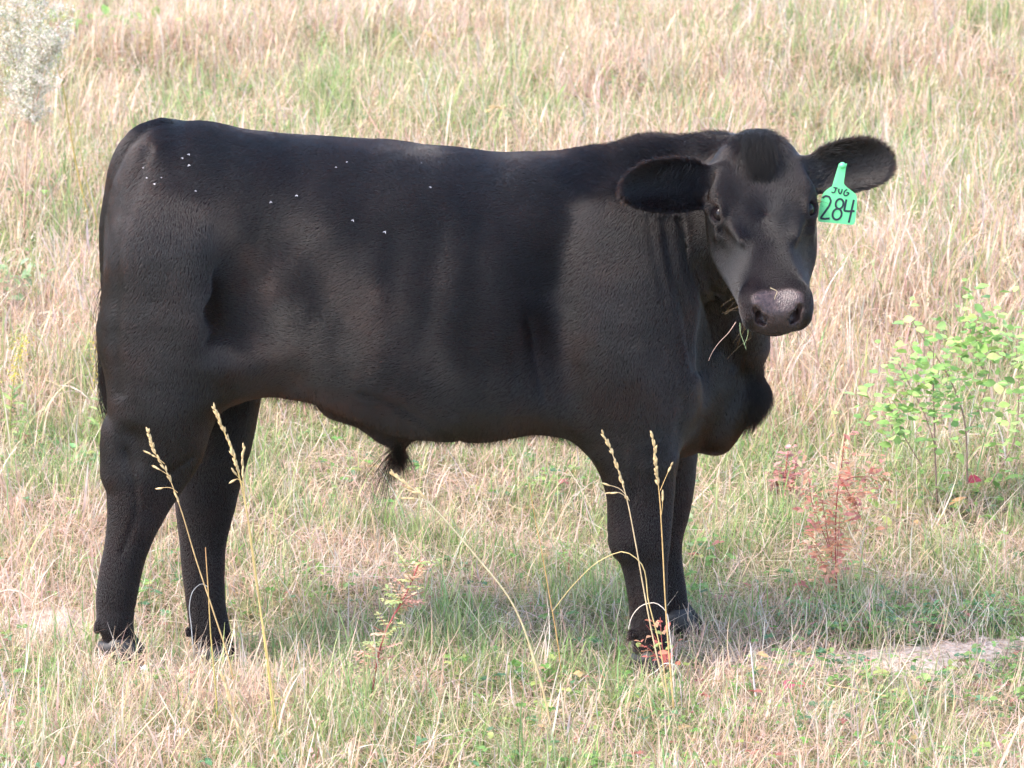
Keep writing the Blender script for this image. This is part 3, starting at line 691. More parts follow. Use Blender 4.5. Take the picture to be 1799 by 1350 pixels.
for word, ss, wpx in (('digits', [[(378, 745), (425, 712), (480, 725), (505, 790), (480, 860), (410, 960), (350, 1045), (410, 1055), (485, 1048)], oval(632, 832, 58, 74, .1), oval(596, 985, 68, 82, .1),
     [(735, 765), (715, 860), (700, 935), (780, 942), (856, 938)], [(846, 770), (825, 860), (800, 980), (768, 1112)]], 3.6),
    ('letters', [[(542, 588), (605, 600)], [(578, 596), (566, 650), (540, 672), (512, 652)], [(625, 605), (618, 655), (640, 690), (664, 655), (672, 612)], [(748, 618), (712, 636), (692, 690), (715, 715), (752, 702), (778, 668), (735, 665)]], 2.5)):
    co, q = merge([stroke(s_, wpx) for s_ in ss]); np_mesh(word, co, q, INK, eartag)
np_mesh('tag_stud', *sphere(tagpt(1480, 291, .001), .0065, 16, 10), TAGM, eartag)
# ------------------------------------------------------------------ ground
_gp = []
for (u, v, y), dz in zip(HOOVES, (0, 0, 0, 0)):
    p = P(u, v, y); _gp.append((p[0], p[1], p[2] - .004))
_gp = np.array(_gp)
_gn = Noise(51, 1.3, 14); _gn2 = Noise(52, .45, 14)
def gz0(x, y):
    p = np.stack([x, y, 0 * x], -1)
    b = .006 * x * 0 + .045 * np.maximum(y - .5, 0) + .018 * _gn(p) * np.minimum(1, np.abs(y) / 2 + .2) + .006 * _gn2(p)
    return b
_K = np.exp(-((_gp[:, None, :2] - _gp[None, :, :2])**2).sum(2) / (2 * .17**2))
_W = np.linalg.solve(_K, _gp[:, 2] - gz0(_gp[:, 0], _gp[:, 1]))
def gz(x, y):
    x = np.asarray(x, float); y = np.asarray(y, float)
    z = gz0(x, y)
    for w, p in zip(_W, _gp): z = z + w * np.exp(-((x - p[0])**2 + (y - p[1])**2) / (2 * .17**2))
    return z
def G(u, v):
    """where the ray through a photo pixel meets the ground"""
    r = _ray(u, v); r = r / np.linalg.norm(r); t = np.linspace(6, 40, 6000); p = CAM + r * t[:, None]
    i = np.argmax(p[:, 2] < gz(p[:, 0], p[:, 1])); return p[i]
def gq(x, y): return np.array([x, y, float(gz(np.array([x]), np.array([y]))[0])])
BARE = [(G(1400, 1172), .07, .05), (G(1455, 1170), .09, .07), (G(1510, 1165), .11, .08), (G(1590, 1168), .12, .10), (G(1690, 1150), .10, .08), (G(1770, 1135), .10, .05), (G(95, 1090), .09, .08)]
def bare(x, y):
    b = np.zeros_like(x)
    for p, a, c in BARE: b = np.maximum(b, np.exp(-(((x - p[0]) / a)**2 + ((y - p[1]) / c)**2)**2))
    return b
def nogrow(x, y):
    b = np.zeros_like(x)
    for p, a, c in BARE: b = np.maximum(b, np.exp(-(((x - p[0]) / a)**2 + ((y - p[1] + .075) / (c * 1.6))**2)**2))
    return b
def ground():
    def axis(lo, hi, d, far, n):
        c = np.arange(lo, hi, d); g = np.geomspace(d, far, n); return np.r_[(lo - np.cumsum(g))[::-1], c, hi + np.cumsum(g)]
    xs = axis(-1.8, 1.8, .02, 12, 22); ys = axis(-1.4, 2.0, .02, 12, 26)
    X, Y = np.meshgrid(xs, ys, indexing='ij'); B = bare(X, Y)
    Z = gz(X, Y) + B * (.012 + .004 * Noise(60, .05)(np.stack([X, Y, 0 * X], -1)))
    nx, ny = len(xs), len(ys); i, j = np.meshgrid(np.arange(nx - 1), np.arange(ny - 1), indexing='ij'); a = (i * ny + j).ravel()
    m, N, L, b = mat_new('soil_and_thatch'); b.inputs['Roughness'].default_value = .95; b.inputs['Specular IOR Level'].default_value = .1
    tc = N.new('ShaderNodeTexCoord')
    n1 = N.new('ShaderNodeTexNoise'); n1.inputs['Scale'].default_value = 3; n1.inputs['Detail'].default_value = 8; L.new(tc.outputs['Object'], n1.inputs['Vector'])
    n2 = N.new('ShaderNodeTexNoise'); n2.inputs['Scale'].default_value = 90; n2.inputs['Detail'].default_value = 6; L.new(tc.outputs['Object'], n2.inputs['Vector'])
    r1 = N.new('ShaderNodeValToRGB'); r1.color_ramp.elements[0].position = .35; r1.color_ramp.elements[1].position = .65
    r1.color_ramp.elements[0].color = (.22, .22, .10, 1); r1.color_ramp.elements[1].color = (.40, .31, .21, 1)
    r2 = N.new('ShaderNodeValToRGB'); r2.color_ramp.elements[0].position = .35; r2.color_ramp.elements[1].position = .7
    r2.color_ramp.elements[0].color = (.35, .35, .35, 1); r2.color_ramp.elements[1].color = (1.3, 1.3, 1.3, 1)
    L.new(n1.outputs['Fac'], r1.inputs['Fac']); L.new(n2.outputs['Fac'], r2.inputs['Fac'])
    mx = N.new('ShaderNodeMix'); mx.data_type = 'RGBA'; mx.blend_type = 'MULTIPLY'; mx.inputs['Factor'].default_value = 1
    L.new(r1.outputs['Color'], mx.inputs['A']); L.new(r2.outputs['Color'], mx.inputs['B'])
    at = N.new('ShaderNodeAttribute'); at.attribute_name = 'bare'
    rb = N.new('ShaderNodeValToRGB'); rb.color_ramp.elements[0].position = .38; rb.color_ramp.elements[1].position = .62
    rb.color_ramp.elements[0].color = (.34, .25, .19, 1); rb.color_ramp.elements[1].color = (.58, .47, .39, 1); L.new(n2.outputs['Fac'], rb.inputs['Fac'])
    m2 = N.new('ShaderNodeMix'); m2.data_type = 'RGBA'; L.new(at.outputs['Fac'], m2.inputs['Factor']); L.new(mx.outputs['Result'], m2.inputs['A']); L.new(rb.outputs['Color'], m2.inputs['B'])
    L.new(m2.outputs['Result'], b.inputs['Base Color'])
    bp = N.new('ShaderNodeBump'); bp.inputs['Distance'].default_value = .01; bp.inputs['Strength'].default_value = .8; L.new(n2.outputs['Fac'], bp.inputs['Height']); L.new(bp.outputs['Normal'], b.inputs['Normal'])
    o = np_mesh('ground', np.stack([X, Y, Z], -1).reshape(-1, 3), np.stack([a, a + ny, a + ny + 1, a + 1], 1), m)
    attr(o.data, 'bare', np.clip(B.ravel() * 1.3, 0, 1)); tag(o, 'pasture soil and thatch under the grass', kind='structure')
ground()

# ------------------------------------------------------------------ plant materials and builders
def leafmat(name, trans=.35, rough=.55, spec=.3, noise=60):
    m = bpy.data.materials.new(name); m.use_nodes = True; N = m.node_tree.nodes; L = m.node_tree.links
    b = N['Principled BSDF']; out = N['Material Output']; b.inputs['Roughness'].default_value = rough; b.inputs['Specular IOR Level'].default_value = spec
    a = N.new('ShaderNodeAttribute'); a.attribute_name = 'col'
    n = N.new('ShaderNodeTexNoise'); n.inputs['Scale'].default_value = noise; n.inputs['Detail'].default_value = 3; tc = N.new('ShaderNodeTexCoord'); L.new(tc.outputs['Object'], n.inputs['Vector'])
    mr = N.new('ShaderNodeMapRange'); mr.inputs['From Min'].default_value = .3; mr.inputs['From Max'].default_value = .7; mr.inputs['To Min'].default_value = .72; mr.inputs['To Max'].default_value = 1.18; L.new(n.outputs['Fac'], mr.inputs['Value'])
    mx = N.new('ShaderNodeVectorMath'); mx.operation = 'SCALE'; L.new(a.outputs['Color'], mx.inputs[0]); L.new(mr.outputs['Result'], mx.inputs['Scale'])
    L.new(mx.outputs[0], b.inputs['Base Color'])
    t = N.new('ShaderNodeBsdfTranslucent'); L.new(mx.outputs[0], t.inputs['Color'])
    s = N.new('ShaderNodeMixShader'); s.inputs['Fac'].default_value = trans; L.new(b.outputs[0], s.inputs[1]); L.new(t.outputs[0], s.inputs[2]); L.new(s.outputs[0], out.inputs['Surface'])
    return m
GRASSM = leafmat('grass_blade', .45); STEMM = leafmat('dry_stem', .12, .6); LEAFM = leafmat('leaf', .38, .5, .35)
def col_obj(name, co, q, col, mat, parent=None, smooth=True):
    o = np_mesh(name, co, q, mat, parent, smooth); attr(o.data, 'col', col); return o
def pal(cols, wts, n, rg, var=.12):
    cols = np.array(cols); i = rg.choice(len(cols), n, p=np.array(wts) / np.sum(wts))
    return np.clip(cols[i] * (1 + rg.normal(size=(n, 1)) * var) * (1 + rg.normal(size=(n, 3)) * var * .3), .01, .9)
def blades(name, root, length, width, az, th0, kap, c0, c1, segs=4, twist=0.0, rg=rng, wprof=None):
    """grass blades: azimuth az, starting tilt th0 from vertical, bending on by kap (radians) along the length"""
    n = len(root); k = segs + 1; t = np.linspace(0, 1, k)
    th = th0[:, None] + kap[:, None] * t[None] ** 1.3
    tm = (th[:, 1:] + th[:, :-1]) / 2; ds = length[:, None] / segs
    r = np.c_[np.zeros(n), np.cumsum(np.sin(tm) * ds, 1)]; z = np.c_[np.zeros(n), np.cumsum(np.cos(tm) * ds, 1)]
    wob = (rg.normal(size=(n, 1)) * .04 * length[:, None]) * np.sin(t[None] * 3.0)
    d = np.stack([np.cos(az), np.sin(az)], 1); s = np.stack([-np.sin(az), np.cos(az)], 1)
    C = np.zeros((n, k, 3)); C[:, :, :2] = root[:, None, :2] + d[:, None] * r[..., None] + s[:, None] * wob[..., None]; C[:, :, 2] = root[:, None, 2] + z
    C[:, :, 2] = np.maximum(C[:, :, 2], root[:, None, 2] + .003)
    wp = wprof if wprof is not None else np.array([.75, 1, .92, .62, .10]) if k == 5 else np.interp(t, [0, .25, .6, .85, 1], [.75, 1, .85, .5, .1])
    tw = rg.uniform(-1, 1, n)[:, None] * twist * t[None] + rg.uniform(-.9, .9, n)[:, None]
    Wd = s[:, None] * np.cos(tw)[..., None]; W3 = np.concatenate([Wd + d[:, None] * np.sin(tw)[..., None] * .8, (np.sin(tw) * .5)[..., None]], 2)
    hw = W3 * (width[:, None] * wp[None] / 2)[..., None]
    co = np.stack([C - hw, C + hw], 2).reshape(-1, 3)
    i = (np.arange(n) * k * 2)[:, None] + (np.arange(segs) * 2)[None]; i = i.ravel()
    q = np.stack([i, i + 1, i + 3, i + 2], 1)
    col = c0[:, None] * (1 - t)[None, :, None] + c1[:, None] * t[None, :, None]; col = np.repeat(col, 2, 1).reshape(-1, 3)
    return co, q, col
def field_points(n, y0, y1, rg, fall=1.0, margin=1.15):
    out = np.zeros((0, 2))
    while len(out) < n:
        y = rg.uniform(y0, y1, n); x = rg.uniform(-1, 1, n); hw = 1.06 * (DIST + y) / DIST + margin
        keep = rg.uniform(size=n) < hw / (1.06 * (DIST + y1) / DIST + margin) * np.where(y > 1, 1 / (1 + (y - 1) * .25 * fall), 1)
        out = np.concatenate([out, np.stack([x * hw, y], 1)[keep]])
    return out[:n]
def clear_of_feet(p, r=.045):
    ok = np.ones(len(p), bool)
    for f in _gp: ok &= np.hypot(p[:, 0] - f[0], (p[:, 1] - f[1])) > r
    return ok
def trod(p):
    """grass pressed down around and in front of the hooves"""
    k = np.ones(len(p))
    for f in _gp: k *= 1 - .38 * np.exp(-((p[:, 0] - f[0] - .02) / .11)**2 - ((p[:, 1] - f[1] + .09) / .12)**2)
    return k
GN1, GN2, GN3 = Noise(71, 1.1, 16), Noise(72, .35, 16), Noise(73, .12, 16)
def xyz(p): return np.c_[p, gz(p[:, 0], p[:, 1])]
def greenness(p):
    q = np.c_[p, np.zeros(len(p))]; b = .28 * GN1(q) + .24 * GN2(q) + .15 * GN3(q)
    y = p[:, 1]; base = np.where(y > 1.5, .44, .68) - .0 * y
    base = base - .20 * np.exp(-((y - 2.4) / .7)**2) - .25 * sstep(-.35, -.7, y) * sstep(-.1, -.5, p[:, 0])
    return np.clip(base + b, 0, 1)
STRAW = [(.71, .53, .38), (.71, .48, .38), (.77, .64, .52), (.62, .45, .28), (.67, .56, .50), (.55, .38, .29)]; STRAWW = [4, 3.5, 3, 2, 2, 2]
GREEN = [(.26, .38, .12), (.38, .47, .18), (.21, .34, .13), (.47, .50, .24), (.29, .43, .18)]; GREENW = [4, 4, 2, 2, 2]

def lawn():
    rg = np.random.default_rng(1)
    p = field_points(330000, -1.7, 8.4, rg); p = p[clear_of_feet(p, .018)]
    b = nogrow(p[:, 0], p[:, 1]); g = greenness(p); keep = rg.uniform(size=len(p)) > np.maximum(b * .96, (1 - g) * .35); p = p[keep]; g = g[keep]; n = len(p)
    isg = rg.uniform(size=n) < g * 1.05 + .05
    L_ = rg.gamma(5, .2, n) * np.where(p[:, 1] > 1.5, .075, .055) * (1 + .3 * GN2(np.c_[p, 0 * g])).clip(.5, 1.7) * trod(p)
    W = rg.uniform(.0015, .0036, n) * np.where(p[:, 1] > 2, 1.35, 1)
    c = np.where(isg[:, None], pal(GREEN, GREENW, n, rg, .16), pal(STRAW, STRAWW, n, rg, .14)); tipc = np.where(rg.uniform(size=n)[:, None] < .35, pal(STRAW, STRAWW, n, rg), c * 1.05)
    th = np.abs(rg.normal(0, .38, n)); kap = rg.normal(.7, .5, n)
    o = col_obj('short_grass', *blades('g', xyz(p), L_, W, rg.uniform(0, 6.283, n), th, kap, c * .9, tipc, 4, .8, rg), GRASSM)
    tag(o, 'short green and fading grass growing over the pasture', 'grass', kind='stuff')
def litter():
    rg = np.random.default_rng(2)
    p = field_points(250000, -1.7, 8.4, rg); p = p[clear_of_feet(p, .03)]; g = greenness(p); b = nogrow(p[:, 0], p[:, 1])
    keep = rg.uniform(size=len(p)) > np.maximum(g * .55, b * .8); p = p[keep]; n = len(p)
    L_ = rg.gamma(4, .25, n) * .080 * trod(p); W = rg.uniform(.0012, .0032, n) * np.where(p[:, 1] > 2, 1.3, 1)
    c = pal(STRAW, STRAWW, n, rg, .15)
    th = np.clip(rg.normal(1.15, .35, n), .2, 1.6); kap = rg.normal(.1, .7, n); r = xyz(p); r[:, 2] += rg.uniform(0, .03, n)
    o = col_obj('dry_thatch', *blades('g', r, L_, W, rg.uniform(0, 6.283, n), th, kap, c, c, 4, 1.5, rg), GRASSM)
    tag(o, 'pale dead grass lying criss-cross between the green blades', 'dead grass', kind='stuff')
def tall():
    rg = np.random.default_rng(3)
    # clumps of upright dry grass: behind the calf and in the near left corner
    cent = np.concatenate([field_points(4300, 1.55, 8.8, rg, .6), np.stack([rg.uniform(-1.9, -.25, 330), rg.uniform(-1.3, -.46, 330)], 1), np.stack([rg.uniform(-.3, 1.3, 70), rg.uniform(-1.25, -.62, 70)], 1), np.stack([rg.uniform(-1.4, -1.0, 30), rg.uniform(-.5, .6, 30)], 1), np.stack([rg.uniform(-2.1, -.9, 110), rg.uniform(.7, 1.6, 110)], 1), np.stack([rg.uniform(.7, 1.4, 40), rg.uniform(1.1, 1.6, 40)], 1)])
    g = greenness(cent); m = rg.poisson(np.where(cent[:, 1] > .5, 24, 13) * (1.15 - g).clip(.15, 1.2)); idx = np.repeat(np.arange(len(cent)), m); n = len(idx)
    p = cent[idx] + rg.normal(size=(n, 2)) * .035; hc = rg.uniform(.6, 1.25, len(cent))[idx]
    back = p[:, 1] > .5
    ok = clear_of_feet(p, .07) & (back | (p[:, 1] < -.42) | (p[:, 0] < -1.0)); p = p[ok]; hc = hc[ok]; back = back[ok]; n = len(p); g = greenness(p)
    L_ = hc * np.where(back, .185, np.where(p[:, 1] < -.4, .155, .17)) * rg.uniform(.5, 1.2, n)
    isg = rg.uniform(size=n) < .20 + .35 * g
    c = np.where(isg[:, None], pal([(.32, .40, .15), (.44, .46, .20), (.25, .37, .15)], [2, 2, 1], n, rg, .15), pal(STRAW, STRAWW, n, rg, .15)); tip = np.where(rg.uniform(size=n)[:, None] < .6, pal(STRAW, STRAWW, n, rg), c)
    th = np.abs(rg.normal(.10, .38, n)); kap = np.abs(rg.normal(.5, .6, n)); curly = rg.uniform(size=n) < .24; kap[curly] = rg.uniform(1.8, 4.5, curly.sum())
    W = np.where(rg.uniform(size=n) < .3, rg.uniform(.0038, .0065, n), rg.uniform(.0015, .0034, n)) * np.where(back, 1.25, 1)
    o = col_obj('dry_tall_grass', *blades('g', xyz(p), L_, W, rg.uniform(0, 6.283, n), th, kap, c, tip, 7, 1.6, rg), GRASSM)
    tag(o, 'taller straw-coloured grass standing in loose clumps', 'dry grass', kind='stuff')
    # finer upright stems with small fluffy heads
    p = np.concatenate([field_points(7900, 1.5, 8.8, rg, .6), np.stack([rg.uniform(-1.35, -.1, 260), rg.uniform(-1.2, -.45, 260)], 1), np.stack([rg.uniform(-.2, 1.35, 140), rg.uniform(-1.2, -.5, 140)], 1)]); p = p[rg.uniform(size=len(p)) > greenness(p) * .7]; n = len(p)
    back = p[:, 1] > .5
    L_ = np.where(back, rg.uniform(.12, .34, n), rg.uniform(.08, .2, n)); c = pal([(.62, .42, .24), (.58, .36, .22), (.64, .52, .32), (.45, .42, .16), (.50, .26, .18)], [3, 2, 3, 2, 1], n, rg)
    az = rg.uniform(0, 6.283, n); th = np.abs(rg.normal(.08, .42, n)); kap = rg.normal(.2, .35, n)
    co, q, cc = blades('g', xyz(p), L_, rg.uniform(.0012, .0024, n), az, th, kap, c, c, 5, .2, rg, wprof=np.array([1, 1, 1, .9, .8, .5]))
    tips = co.reshape(n, 6, 2, 3)[:, -1].mean(1); hasp = rg.uniform(size=n) < .55
    rp = np.repeat(tips[hasp], 9, 0); m = len(rp); d_ = np.repeat(L_[hasp], 9); rp = rp - np.c_[np.cos(np.repeat(az[hasp], 9)) * .1, np.sin(np.repeat(az[hasp], 9)) * .1, np.ones(m)] * (rg.uniform(0, .16, m) * d_)[:, None]
    c2 = pal([(.68, .52, .34), (.70, .60, .42), (.60, .40, .28)], [2, 2, 1], m, rg)
    co2, q2, cc2 = blades('g', rp, rg.uniform(.008, .018, m), rg.uniform(.0022, .004, m), rg.uniform(0, 6.283, m), rg.uniform(.2, .9, m), rg.uniform(-.3, .8, m), c2, c2, 3, .5, rg, wprof=np.array([.3, 1, .8, .15]))
    o = col_obj('fine_seeding_grass', np.concatenate([co, co2]), np.concatenate([q, q2 + len(co)]), np.concatenate([cc, cc2]), GRASSM)
    tag(o, 'thin upright stems with small pale seed heads among the dry grass', 'seeding grass', kind='stuff')
lawn(); litter(); tall()

def leafset(base, dirv, nrm, length, width, col, segs=4, fold=.25, droop=.2, tipcol=None):
    """n flat-ish leaves, two quads across; all arguments arrays"""
    n = len(base); k = segs + 1; t = np.linspace(0, 1, k); d = unit(dirv); s = unit(np.cross(d, nrm)); u = np.cross(s, d)
    C = base[:, None] + d[:, None] * (length[:, None] * t)[..., None] - np.array([0, 0, 1]) * (length[:, None] * droop * t**2)[..., None]
    w = np.interp(t, [0, .12, .4, .7, .9, 1], [.12, .55, 1, .8, .4, .03])[None] * width[:, None] / 2
    A = C - s[:, None] * w[..., None] + u[:, None] * (w * fold)[..., None]; B = C + s[:, None] * w[..., None] + u[:, None] * (w * fold)[..., None]
    co = np.stack([A, C, B], 2).reshape(-1, 3)
    i = ((np.arange(n) * k * 3)[:, None] + (np.arange(segs) * 3)[None]).ravel()
    q = np.concatenate([np.stack([i, i + 1, i + 4, i + 3], 1), np.stack([i + 1, i + 2, i + 5, i + 4], 1)])
    tc = col if tipcol is None else tipcol
    cc = col[:, None] * (1 - t)[None, :, None] + tc[:, None] * t[None, :, None]
    return co, q, np.repeat(cc, 3, 1).reshape(-1, 3)
def rdir(n, rg, up=.3):
    d = rg.normal(size=(n, 3)); d[:, 2] = np.abs(d[:, 2]) * up + up * .3; return unit(d)
def clover():
    rg = np.random.default_rng(5)
    cent = field_points(640, -1.5, 6.8, rg); cent = np.concatenate([cent, np.stack([rg.uniform(.55, 1.15, 70), rg.uniform(-.25, .25, 70)], 1), np.stack([rg.uniform(-.1, 1.1, 50), rg.uniform(-1, -.25, 50)], 1)])
    m = rg.integers(4, 22, len(cent)); idx = np.repeat(np.arange(len(cent)), m); p = cent[idx] + rg.normal(size=(len(idx), 2)) * .045
    ok = clear_of_feet(p, .05) & (bare(p[:, 0], p[:, 1]) < .4); p = p[ok]; n = len(p); hgt = rg.uniform(.012, .055, n)
    top = xyz(p); top[:, 2] += hgt; k = 3; az = rg.uniform(0, 6.283, n)
    base = np.repeat(top, k, 0); a = np.repeat(az, k) + np.tile(np.arange(k) * 2.09, n) + rg.normal(size=n * k) * .2
    d = np.stack([np.cos(a), np.sin(a), rg.uniform(-.1, .5, n * k)], 1); sz = np.repeat(rg.uniform(.008, .019, n), k)
    c = pal([(.16, .30, .07), (.24, .38, .11), (.13, .26, .12), (.36, .42, .13), (.42, .16, .13), (.40, .28, .14)], [5, 4, 3, 2, .8, 1], n, rg); c = np.repeat(c, k, 0)
    a1 = leafset(base, d, np.tile([0, 0, 1.0], (n * k, 1)) + rg.normal(size=(n * k, 3)) * .3, sz, sz * rg.uniform(.6, .95, n * k), c)
    s1 = blades('s', xyz(p), hgt, np.full(n, .0012), az, rg.uniform(0, .3, n), np.zeros(n), c[::k], c[::k], 2, 0, rg, wprof=np.ones(3))
    o = col_obj('clover', np.concatenate([a1[0], s1[0]]), np.concatenate([a1[1], s1[1] + len(a1[0])]), np.concatenate([a1[2], s1[2]]), LEAFM)
    tag(o, 'small round-leaved clover and weeds creeping through the grass', 'ground cover', kind='stuff')
clover()

# ------------------------------------------------------------------ single plants
def root_empty(name, loc, label, cat, group=None):
    e = bpy.data.objects.new(name, None); e.empty_display_size = .05; link(e); e.location = loc; return tag(e, label, cat, group)
def part(name, geo, mat, parent):
    co, q, cc = geo; co = co - np.array(parent.location); return col_obj(name, co, q, cc, mat, parent)
def spl(pts, n=24):
    pts = np.asarray(pts, float); s_ = np.r_[0, np.cumsum(np.linalg.norm(np.diff(pts, axis=0), axis=1))]; return herm(s_, pts, np.linspace(0, s_[-1], n)), s_[-1]
def stemgeo(pts, r0, r1, c0, c1=None, n=24, sides=5):
    p, L_ = spl(pts, n); co, q = tube(p, np.linspace(r0, r1, n), sides); c0 = np.array(c0, float); c1 = c0 if c1 is None else np.array(c1, float)
    cc = np.repeat(c0 + (c1 - c0) * np.linspace(0, 1, n)[:, None], sides, 0); return co, q, cc
def cat3(gs):
    co, q, c, o = [], [], [], 0
    for a, b, d in gs: co.append(a); q.append(b + o); c.append(d); o += len(a)
    return np.concatenate(co), np.concatenate(q), np.concatenate(c)
def ribbon(pts, w0, c0, c1=None, n=24, face=None, taper=True):
    p, L_ = spl(pts, n); T = unit(np.gradient(p, axis=0)); nr = np.array(-TW if face is None else face); s_ = unit(np.cross(T, nr))
    w = w0 / 2 * (np.interp(np.linspace(0, 1, n), [0, .3, .7, 1], [.7, 1, .8, .1]) if taper else np.ones(n))
    co = np.stack([p - s_ * w[:, None], p + s_ * w[:, None]], 1).reshape(-1, 3); i = np.arange(n - 1) * 2; q = np.stack([i, i + 1, i + 3, i + 2], 1)
    c0 = np.array(c0, float); c1 = c0 if c1 is None else np.array(c1, float)
    return co, q, np.repeat(c0 + (c1 - c0) * np.linspace(0, 1, n)[:, None], 2, 0)
def spikelets(pts, n, rg, ln=.013, wd=.0042, spread=.35, col=(.66, .48, .25)):
    """seed head: pointed glumes set along the top of a stem"""
    p, L_ = spl(pts, 60); t = np.sort(rg.uniform(0, 1, n)); i = (t * 58).astype(int); ax = unit(p[np.minimum(i + 1, 59)] - p[i])
    gs = []
    for k in range(n):
        a = rg.uniform(0, 6.283); s1 = unit(np.cross(ax[k], TW)); s2 = np.cross(ax[k], s1)
        d = unit(ax[k] + (s1 * math.cos(a) + s2 * math.sin(a)) * spread * rg.uniform(.5, 1.3)); L1 = ln * rg.uniform(.7, 1.2)
        b = p[i[k]]; line = [b, b + d * L1 * .35, b + d * L1 * .7, b + d * L1]
        co, q = tube(line, np.array([.15, .5, .42, .06]) * wd, 6); c = np.array(col) * rg.uniform(.8, 1.2)
        gs.append((co, q, np.tile(c, (len(co), 1))))
    return cat3(gs)
rgp = np.random.default_rng(9)
def PX(uv, y): return [P(u, v, y) for u, v in uv]
STRAWC = (.62, .42, .20); PALE = (.68, .55, .38); ORANGE = (.62, .36, .14); OLIVE = (.42, .40, .12)
def stalk(name, label, uv, head=0, y=None, c0=STRAWC, c1=None, r=.0016, nsp=26, side=(), group=None, cat='grass stalk', leafs=(), lean=.0, sp=.35, ln=.013):
    """uv from tip to root in photo pixels; the root stands on the ground under its last pixel"""
    rt = G(*uv[-1]); n = len(uv)
    pts = [P(u, v, rt[1] + lean * (1 - i / (n - 1))) for i, (u, v) in enumerate(uv[:-1])] + [rt - np.array([0, 0, .01])]
    e = root_empty(name, rt, label, cat, group)
    part('stem', stemgeo(pts[::-1], r * 1.15, r * .55, c1 or c0, c0, 36), STEMM, e)
    if head:
        part('seed_head', spikelets(pts[:head + 1][::-1], nsp, rgp, spread=sp, ln=ln), STEMM, e)
    for s in side:
        ps = [P(u, v, rt[1] - .004) for u, v in s]
        part('side_spikelet', cat3([stemgeo(ps, .0007, .0005, c0, None, 8), spikelets(ps[-2:], 3, rgp, spread=.12)]), STEMM, e)
    for l, w, cc in leafs:
        part('leaf', ribbon([P(u, v, rt[1]) for u, v in l], w, cc), GRASSM, e)
    return e
GS = 'seeding grass stalks standing in front of the calf'
stalk('seeding_grass_stalk', 'golden grass stalk with bent seed head across the near hock', [(260, 757), (272, 795), (292, 828), (314, 884), (345, 985), (375, 1075), (405, 1170), (422, 1262)], 3, side=[[(312, 866), (302, 858), (288, 857), (276, 860)], [(300, 838), (285, 828), (266, 818)], [(289, 815), (278, 806), (262, 797)]], group=GS, nsp=34)
stalk('seeding_grass_stalk', 'thickest golden grass stalk with dense seed head leaning over the dark far hind leg', [(376, 717), (390, 750), (405, 785), (420, 835), (432, 890), (447, 990), (463, 1110), (476, 1215), (486, 1300)], 3, c0=(.66, .47, .20), c1=(.52, .46, .14), r=.0023, side=[[(428, 850), (418, 838), (409, 826)], [(424, 846), (416, 842), (412, 844)]], group=GS, nsp=46)
stalk('seeding_grass_stalk', 'short slim seed head rising just right of the thickest stalk by the far hind leg', [(428, 786), (426, 812), (428, 850), (436, 920), (448, 1010), (466, 1120), (482, 1240), (493, 1312)], 2, r=.0013, group=GS, nsp=16, sp=.2)
stalk('seeding_grass_stalk', 'slanting seeding stalk across the left side of the near foreleg', [(1057, 758), (1072, 788), (1088, 832), (1102, 880), (1114, 940), (1130, 1030), (1147, 1120), (1165, 1200), (1182, 1275)], 3, c0=(.66, .50, .30), side=[[(1106, 880), (1090, 860), (1064, 851)], [(1104, 876), (1088, 866), (1068, 866)]], group=GS, nsp=30)
stalk('seeding_grass_stalk', 'upright golden seeding stalk down the middle of the near foreleg', [(1146, 762), (1150, 790), (1152, 820), (1157, 855), (1163, 940), (1168, 1040), (1173, 1120), (1180, 1200), (1188, 1285)], 3, c0=(.64, .42, .18), side=[[(1160, 862), (1170, 838), (1180, 816)], [(1162, 905), (1164, 885), (1164, 872)]], group=GS, nsp=40)
stalk('seeding_grass_stalk', 'pale stalk arching left from the near foreleg toward the middle of the grass', [(970, 1075), (1010, 1025), (1060, 982), (1098, 970), (1122, 985), (1140, 1060), (1158, 1130), (1170, 1200), (1186, 1280)], 0, c0=(.64, .48, .22), r=.0014, group='bare grass stalks near the forelegs')
stalk('seeding_grass_stalk', 'long pale stalk leaning left under the belly with a drooping white seed head', [(690, 833), (712, 850), (742, 872), (760, 890), (830, 970), (900, 1060), (945, 1180), (975, 1295)], 3, c0=(.72, .62, .42), c1=(.64, .48, .24), r=.0022, group='pale stalks leaning under the belly', nsp=24, ln=.018, side=[[(755, 885), (735, 868), (708, 858)], [(752, 884), (730, 876), (712, 876)]])
stalk('bare_grass_stalk', 'thin orange stalk rising straight up under the middle of the belly', [(930, 850), (938, 900), (950, 960), (966, 1050), (980, 1130), (990, 1210)], 0, c0=ORANGE, r=.0012, group='pale stalks leaning under the belly')
stalk('bare_grass_stalk', 'orange stub of a stalk in front of the left hind hoof', [(206, 1026), (209, 1060), (213, 1110), (216, 1165)], 0, c0=(.66, .38, .12), r=.0018, group='broken stalks by the hind hooves')
stalk('bare_grass_stalk', 'thin orange stalk crossing the near shin of the second hind leg', [(361, 962), (366, 1040), (370, 1110), (378, 1200), (385, 1290)], 0, c0=(.60, .34, .16), c1=(.46, .46, .12), r=.0016, group='broken stalks by the hind hooves')
stalk('curled_dry_blade', 'white curled dry blade looped against the second hind leg', [(366, 1032), (355, 1026), (341, 1036), (333, 1062), (336, 1100), (345, 1190)], 0, c0=(.74, .70, .66), r=.0012, group='curled dry blades', cat='dry blade')
stalk('curled_dry_blade', 'pale dry blade arched like a hoop across the foot of the near foreleg', [(1104, 1106), (1110, 1084), (1128, 1064), (1152, 1060), (1168, 1072), (1176, 1110), (1182, 1180), (1190, 1270)], 0, c0=(.74, .64, .54), r=.0014, group='curled dry blades', cat='dry blade')
